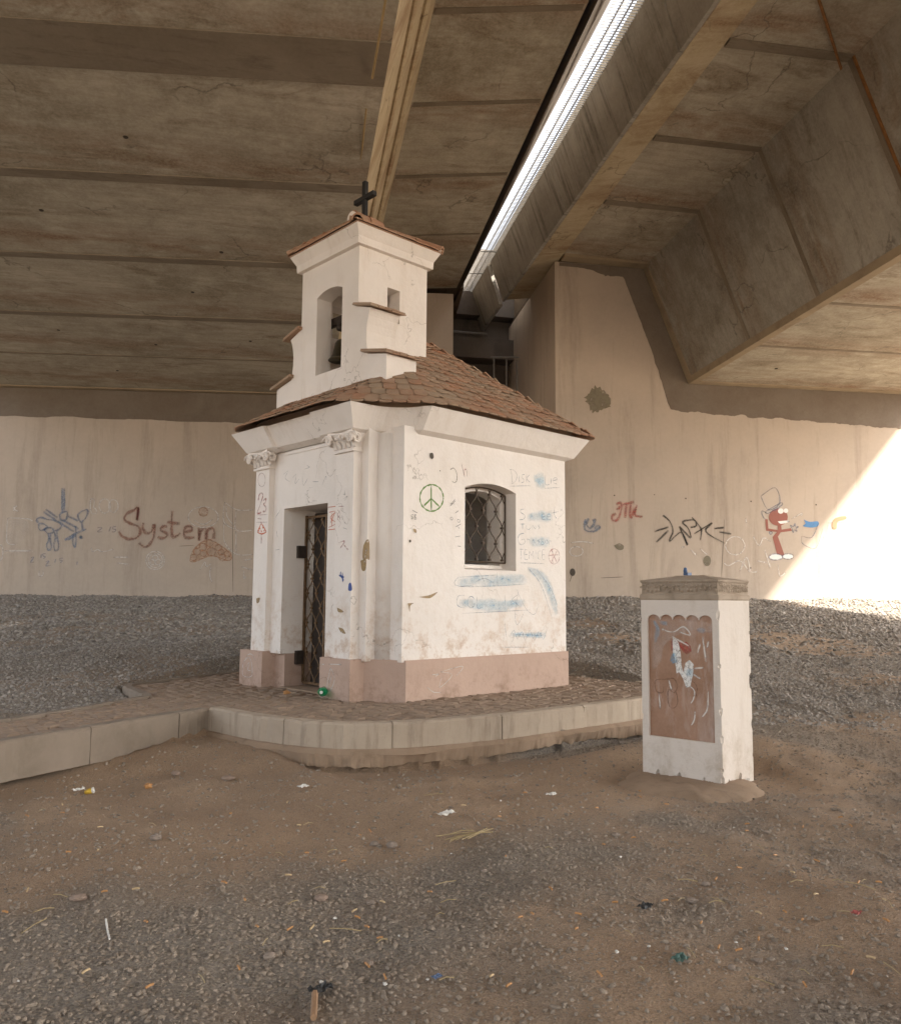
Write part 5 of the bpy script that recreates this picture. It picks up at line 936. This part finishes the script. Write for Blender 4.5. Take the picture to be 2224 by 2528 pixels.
ch_ = MB().box((1.05-.03, -3.35-.02, 1.277), (1.05+.035, -3.35+.02, 1.30)).lathe((1.02, -3.35, 1.295), [(.016,0),(.018,.02),(.012,.045),(.0,.05)], 10)
ltr = ch_.build('bottle_neck', plain('blue_plastic', (.03,.07,.16), .4), None, loc=(1.05, -3.35, 1.277)); tag(ltr, 'small dark blue plastic scrap standing on top of the pillar cap', 'plastic scrap')
# ------------------------------------------------------------------ litter
gz1 = lambda x, y: float(ground(np.array([x]), np.array([y]))[0])
def at_ground(x, y): return A3(x, y, gz1(x, y))
PLm = {k: plain('litter_'+k, c, .6, 0, .15, 30) for k, c in dict(orange=(.44,.22,.08), white=(.66,.63,.58), yellow=(.65,.42,.04), straw=(.38,.29,.15), black=(.02,.02,.02), red=(.33,.07,.06), blue=(.09,.14,.25), teal=(.06,.12,.10), wood=(.30,.18,.10), tan=(.50,.36,.20)).items()}
gm_, gnt, gp_ = newmat('green_bottle_plastic'); gp_.inputs['Base Color'].default_value = (.02, .55, .24, 1); gp_.inputs['Roughness'].default_value = .15; gp_.inputs['Transmission Weight'].default_value = .75; gp_.inputs['IOR'].default_value = 1.3; M['green'] = gm_
bt = thing('plastic_bottle', 'crushed translucent green plastic bottle lying on the paving by the chapel plinth', 'bottle', (-.03, .42, .0))
prof = [(.0,0),(.040,.004),(.052,.02),(.054,.06),(.047,.10),(.054,.14),(.050,.18),(.034,.215),(.016,.235),(.015,.255)]
Rb = []
axd = A3(-.62, -.70, .05); axd /= np.linalg.norm(axd); sd_ = np.cross(axd, A3(0,0,1)); sd_ /= np.linalg.norm(sd_); ud_ = np.cross(sd_, axd)
for r_, t in prof: Rb.append([A3(.03, .50, .057)+axd*t+(sd_*math.cos(a)+ud_*math.sin(a)*(.85+.1*math.sin(7*t*20)))*max(r_, .001)*(1+.06*math.sin(3*a+t*40)) for a in [2*math.pi*j/20 for j in range(20)]])
MB().rings(Rb).build('bottle_body', M['green'], bt, smooth=True)
MB().tube([A3(.03,.50,.057)+axd*.250, A3(.03,.50,.057)+axd*.272], .017, 12).build('cap', PLm['white'], bt)
def blob(name, c, r, mat, label, cat, sub=2, flat=.6, amp=.25, group=None):
    V, Fc = ico(sub); V = V*(1+rng.normal(0, amp, (len(V), 1)))*np.array([r, r*rng.uniform(.7, 1), r*flat]); a = rng.uniform(0, 6.28); c_, s_ = math.cos(a), math.sin(a)
    V = np.stack([V[:, 0]*c_-V[:, 1]*s_, V[:, 0]*s_+V[:, 1]*c_, V[:, 2]], 1)+np.array(c)+np.array([0, 0, r*flat*.75])
    return tag(obj(name, V, Fc, mat, None, loc=c), label, cat, group)
blob('orange_peel', (-.18, .93, .0), .040, PLm['orange'], 'bright orange scrap of peel on the paving in front of the lattice gate', 'orange peel', amp=.2)
blob('orange_peel', at_ground(-2.53, -.96), .038, PLm['orange'], 'orange scrap of peel on the bare earth beside the path kerb', 'orange peel', amp=.2)
def paper(name, c, r, mat, label, cat='paper'):
    g_ = 7; V = []; ph = rng.uniform(0, 6)
    for i in range(g_):
        for j in range(g_):
            u, v_ = (i/(g_-1)-.5)*2*r, (j/(g_-1)-.5)*1.3*r; V.append((c[0]+u, c[1]+v_, c[2]+.012+abs(rng.normal(0, r*.18))+.25*r*abs(math.sin(ph+i*1.1+j*.7))))
    Fc = [(i*g_+j, (i+1)*g_+j, (i+1)*g_+j+1, i*g_+j+1) for i in range(g_-1) for j in range(g_-1)]
    o = obj(name, V, Fc, mat, None, loc=c); s_ = o.modifiers.new('thick', 'SOLIDIFY'); s_.thickness = .0015; return tag(o, label, cat)
paper('crumpled_paper', at_ground(-1.46, -3.06), .055, PLm['white'], 'crumpled white tissue lying alone in the middle of the foreground earth', 'tissue')
paper('paper_scrap', at_ground(-1.74, -1.82), .040, PLm['white'], 'pale paper scrap lying below the footing of the platform kerb', 'paper')
paper('paper_scrap', at_ground(-.56, -3.19), .035, PLm['white'], 'small torn white paper scrap on the earth left of the pillar footing', 'paper')
cup = thing('paper_cup', 'squashed yellow and white paper cup on the earth below the path kerb', 'cup', at_ground(-2.91, -.84))
c0 = at_ground(-2.91, -.84)+A3(0, 0, .04); axd = A3(.8, -.55, .25); axd /= np.linalg.norm(axd); s1_ = np.cross(axd, A3(0,0,1)); s1_ /= np.linalg.norm(s1_); u1_ = np.cross(s1_, axd)
rg = lambda t, r_: [c0+axd*t*.62+A3(0,0,-.012)+.62*(s1_*math.cos(a)+u1_*math.sin(a)*.8)*r_ for a in [2*math.pi*j/16 for j in range(16)]]
MB().rings([rg(-.06, .030), rg(-.02, .036), rg(.02, .042)]).build('cup_body', PLm['yellow'], cup, smooth=True); MB().rings([rg(.021, .043), rg(.035, .046), rg(.034, .040), rg(.021, .037)]).build('rim', PLm['white'], cup, smooth=True)
paper('paper_scrap', at_ground(-2.98, -.80), .04, PLm['white'], 'white paper flap lying right beside the yellow paper cup', 'paper')
def rock(c, r, label, mat, flat=.55): return blob('stone', c, r, mat, label, 'stone', 3, flat, .045)
M['rock'] = concrete('grey_brown_stone', (.27,.215,.17), (.22,.175,.14), (.15,.11,.08), 0, (1, 1, 1), 9, .4, .4, .5); M['rock2'] = concrete('reddish_stone', (.29,.215,.165), (.235,.17,.13), (.16,.10,.07), 0, (1, 1, 1), 9, .4, .4, .5)
rock(at_ground(-3.12, -2.43), .034, 'grey rounded stone lying on the left foreground earth', M['rock']); rock(at_ground(-3.77, -3.09), .040, 'long reddish stone on the gravel at the far left of the foreground', M['rock2'], .4)
rock(at_ground(-2.87, -3.71), .032, 'round reddish stone half sunk in the gravel, centre left foreground', M['rock2']); rock(at_ground(-2.04, -3.22), .034, 'pale grey stone on the gravel heap in the middle foreground', M['rock'])
rock(at_ground(-2.09, -3.12), .025, 'small pale stone resting against the pale stone on the gravel heap', M['rock']); rock(at_ground(-2.16, -.62), .040, 'reddish brick-like stone at the foot of the path kerb near the platform corner', M['rock2'])
rock(at_ground(-1.93, -1.05), .055, 'flat earth-coloured stone below the left end of the curved kerb', M['rock2'], .3)
def stick(name, c, L, az, r, mat, label, cat, group=None, bend=0.0, n=6):
    p = A3(*c)+A3(0, 0, r*1.3); d = A3(math.cos(az), math.sin(az), 0)*L/2; t_ = rng.normal(0, .06)*L
    return tag(MB().tube([p-d-A3(0,0,0), p+A3(0,0,.004+bend), p+d+A3(0, 0, abs(t_)+.003)], r, n).build(name, mat, None, loc=c), label, cat, group)
stick('drinking_straw', at_ground(-3.8, -3.52), .17, 1.3, .004, PLm['white'], 'white plastic stick lying on the gravel in the left foreground', 'plastic stick')
stick('wooden_lath', at_ground(-3.45, -4.52), .16, .95, .012, PLm['wood'], 'short brown wooden lath on the gravel at the bottom edge', 'wood')
paper('rag', at_ground(-1.9, -4.86), .035, PLm['black'], 'crumpled black rag on the gravel in the right foreground', 'rag')
paper('rubber_sole', at_ground(-3.37, -4.44), .04, PLm['black'], 'flat black rubber scrap lying beside the brown wooden lath', 'rubber scrap')
paper('packet', at_ground(-1.29, -5.55), .025, PLm['red'], 'crushed red and white packet on the gravel at the right edge', 'packet')
paper('plastic_strip', at_ground(-2.26, -5.26), .035, PLm['teal'], 'dark green plastic strip on the gravel, bottom right foreground', 'plastic strip')
paper('plastic_scrap', at_ground(-3.0, -4.67), .02, PLm['blue'], 'tiny blue plastic scrap on the gravel near the bottom edge', 'plastic scrap')
paper('paper_scrap', pp(-.13, .15, -.335), .022, PLm['white'], 'white folded paper scrap lying on the footing of the stone pillar', 'paper')
# concrete slab corner showing at the bottom right
MBs = MB(); MBs.prism([(-2.2,-5.80),(-1.6,-5.86),(-1.2,-6.4),(-1.9,-7.0),(-2.6,-6.6)], -.55, -.372); o = MBs.build('slab', M['pathkerb'], None, loc=(-1.9, -6.2, -.4)); tag(o, kind='structure'); bevel(o, .05, 3)
# scattered litter: butts, straws, chips; each one lies where the ground is
def spots(n, d0, d1, seed):
    r2 = np.random.default_rng(seed); out = []
    while len(out) < n:
        u_ = r2.uniform(-1.0, 1.0); dep = 1/r2.uniform(1/d1, 1/d0)
        lat = u_*dep*1112/2035.6; x = CAM[0]+dep*math.cos(YAW)+lat*math.sin(YAW); y = CAM[1]+dep*math.sin(YAW)-lat*math.cos(YAW)
        a1, a2 = np.array([x]), np.array([y])
        if inpoly(a1, a2)[0] or polydist(a1, a2)[0] < .12 or math.hypot(x-1, y+3.45) < .65: continue
        out.append((x, y, r2.uniform(0, 6.28), r2.random()))
    return out
for i, (x, y, a, r_) in enumerate(spots(85, 3.15, 6.8, 3)):
    stick('cigarette_butt', at_ground(x, y)+A3(0,0,.008), .024+.010*r_, a, .0044, PLm['orange'] if r_ < .72 else PLm['tan'], 'small cigarette butt lying flat on the earth and gravel in the foreground', 'cigarette butt', 'cigarette butts strewn over the foreground')
for i, (x, y, a, r_) in enumerate(spots(44, 3.2, 6.8, 4)):
    stick('straw_stalk', at_ground(x, y)+A3(0,0,.008), .04+.11*r_*r_, a, .0021, PLm['straw'], 'dry yellow straw stalk lying on the earth and gravel in the foreground', 'straw', 'straw stalks strewn over the foreground', .006, 4)
for i, (x, y, a, r_) in enumerate(spots(26, 3.2, 8.0, 5)):
    blob('paper_chip', at_ground(x, y)+A3(0,0,.004), .005+.007*r_, PLm['white'], 'tiny white chip lying on the earth and gravel in the foreground', 'paper chip', 1, .5, .2, 'white chips strewn over the foreground')
for i, (x, y, a, r_) in enumerate(spots(16, 3.3, 5.6, 6)):
    blob('pebble', at_ground(x, y), .014+.014*r_, M['rock'], 'rounded grey brown pebble bigger than the gravel round it, in the foreground', 'pebble', 2, .5, .07, 'larger pebbles in the foreground')
for j in range(9):
    stick('straw_wisp', at_ground(-1.68+rng.normal(0, .03), -3.48+rng.normal(0, .05))+A3(0,0,.01), .16+.1*rng.random(), -.2+rng.normal(0, .35), .003, PLm['straw'], 'pale straw wisp in the small bundle left of the middle foreground tissue', 'straw', 'straw bundle near the tissue', .01, 4)
# ------------------------------------------------------------------ graffiti, painted marks: thin ribbons lying on their walls
PARENT = {'LW': abL, 'RW': abR}
FR = {'LW': (LW0, LWE, LWN), 'RW': (RW0, RWE, RWN)}
def frame_of(k):
    if k in FR: return FR[k]
    v_ = float(k[1:])
    return (A3(0, v_, 0), A3(1, 0, 0), A3(0, -1, 0)) if k[0] == 'Y' else (A3(v_, 0, 0), A3(0, -1, 0), A3(-1, 0, 0))
def crom(P, n=5):
    P = [np.array(p, float) for p in P]
    if len(P) < 3: return [P[0]+(P[-1]-P[0])*t for t in np.linspace(0, 1, 6)]
    return smoothpath(P, n)
lift_n = {}
def paint_part(k, col, wd, strokes, fill, parent):
    p0, e, n = frame_of(k); mb = MB(); fades = []; base = lift_n.get(k, .0016); wob = .0 if fill else 1
    for sk in strokes:
        P = [(sk[i]/1000, sk[i+1]/1000) for i in range(0, len(sk), 2)]; base += .00005
        to3 = lambda q, o=0.0: p0+e*q[0]+A3(0, 0, q[1])+n*(base+o)
        if fill:
            if len(P) < 12:
                P = [tuple(q) for q in smoothpath(P+[P[0]], 4)[:-1]]
            mb.add([to3(q) for q in P], [tuple(range(len(P)))]); fades += [1.0]*len(P); continue
        if wd < .012 and len(P) > 8: C = smoothpath(P, 3)
        else: C = crom(P)
        V = []; offs = (-1, -.55, 0, .55, 1)
        for i, c in enumerate(C):
            d = C[min(i+1, len(C)-1)]-C[max(i-1, 0)]; L = np.hypot(*d)+1e-9; nn = np.array([-d[1], d[0]])/L; w_ = wd*.62*(1+rng.uniform(-.18, .18)+.30*math.sin(i*.55+len(C))); jit = nn*rng.normal(0, wd*.06)
            en = .35 if i in (0, len(C)-1) else 1.0
            V += [to3(c+jit+nn*w_*o_) for o_ in offs]; fades += [en*f_ for f_ in ((0, .75, 1, .75, 0) if wd > .03 or k in FR else (.35, .9, 1, .9, .35))]
        if k in ('LW', 'RW') and wd > .025 and col in ('rust', 'red', 'blue', 'black'):      # overspray along the line
            V2 = []; base += .00005
            for i, c in enumerate(C):
                d = C[min(i+1, len(C)-1)]-C[max(i-1, 0)]; L = np.hypot(*d)+1e-9; nn = np.array([-d[1], d[0]])/L; V2 += [to3(c+nn*wd*1.5*o_, -.0003) for o_ in offs]
            mb.add(V2, [(5*i+j, 5*i+j+1, 5*i+j+6, 5*i+j+5) for i in range(len(C)-1) for j in range(4)]); fades[len(fades)-len(V):len(fades)-len(V)] = [f_ for _ in C for f_ in (0, .10, .22, .10, 0)]
        mb.add(V, [(5*i+j, 5*i+j+1, 5*i+j+6, 5*i+j+5) for i in range(len(C)-1) for j in range(4)])
    lift_n[k] = base+.0001
    BSC[0] = 1.5 if k in ('LW', 'RW') else 1.0
    o = mb.build('graffiti' if col not in ('stain', 'spot', 'crack', 'ochre') else {'stain': 'damp_stain', 'spot': 'hole_mark', 'crack': 'crack', 'ochre': 'bare_patch'}[col], pmat(col), parent); BSC[0] = 1.0
    a = o.data.attributes.new('fade', 'FLOAT', 'POINT'); a.data.foreach_set('value', np.asarray(fades, np.float32))
PLN = {'X0.04': wall, 'X0.11': wall, 'Y-0.4': wall, 'Y-0.42': ch, 'X0': ch, 'X0.147': wall, 'X0.3': None, 'X0.19': None}
for k, col, wd, strokes, fill in GRAFFITI:
    if k in ('X0.3', 'X0.19'): continue
    par = PARENT.get(k) or (PLN[k])
    if fill or col in ('bluesmear', 'olive', 'bluegrey'):
        for sk in strokes: paint_part(k, col, wd, [sk], fill, par)
    else: paint_part(k, col, wd, strokes, fill, par)
# pillar panel: splashed paint and chalk
pf = lambda S_: [[c for p in s for c in ((PW-(p[0]-280)/585*PW)*1000, (1.068-(p[1]-300)/1290*1.44-(p[0]-280)/585*(-.012))*1000) ] for s in S_]
FR['PANEL'] = (pp(0, .020, 0), pe1, -pe2)
for col, wd, st_k, fl in (('red', 0, [[(500,610),(520,590),(560,600),(590,615),(620,610),(650,640),(655,680),(620,700),(590,680),(565,640),(540,660),(505,680)]], 1),
    ('splash', 0, [[(515,570),(535,580),(560,620),(575,700),(580,790),(590,830),(610,760),(640,740),(670,770),(660,850),(640,930),(610,940),(590,880),(560,830),(540,840),(530,750),(515,680)]], 1),
    ('bluesmear', .05, [[(525,690),(520,740),(525,770)],[(640,800),(635,860)]], 0), ('chalk', .012, [[(430,520),(520,540),(600,500),(650,560),(570,540)],[(740,570),(760,750)],[(720,620),(700,690)],[(780,600),(770,650)],[(640,930),(670,960),(660,1020),(640,1050)],[(670,1100),(665,1160),(640,1205)],[(400,990),(410,1110)],[(670,800),(740,790)],[(660,840),(720,870)],[(770,950),(760,1080),(720,1140)],[(480,890),(500,960)],[(510,570),(560,600),(640,640)]], 0),
    ('faint', .008, [[(370,930),(385,895),(470,885),(520,880),(545,930),(520,980),(480,960),(470,1000),(480,1080),(520,1090),(545,1040),(530,960)],[(370,930),(385,980),(430,985),(440,940)],[(650,880),(690,930),(680,1000)]], 0), ('chalkfill', 0, [[(350,450),(520,440),(780,470),(800,540),(700,520),(560,560),(450,640),(420,760),(350,800)]], 1), ('bluesmear', .03, [[(370,460),(400,520),(380,620)],[(420,470),(480,480)],[(700,520),(760,530)]], 0)):
    paint_part('PANEL', col, wd, pf(st_k), fl, pil)
bpy.context.view_layer.update()
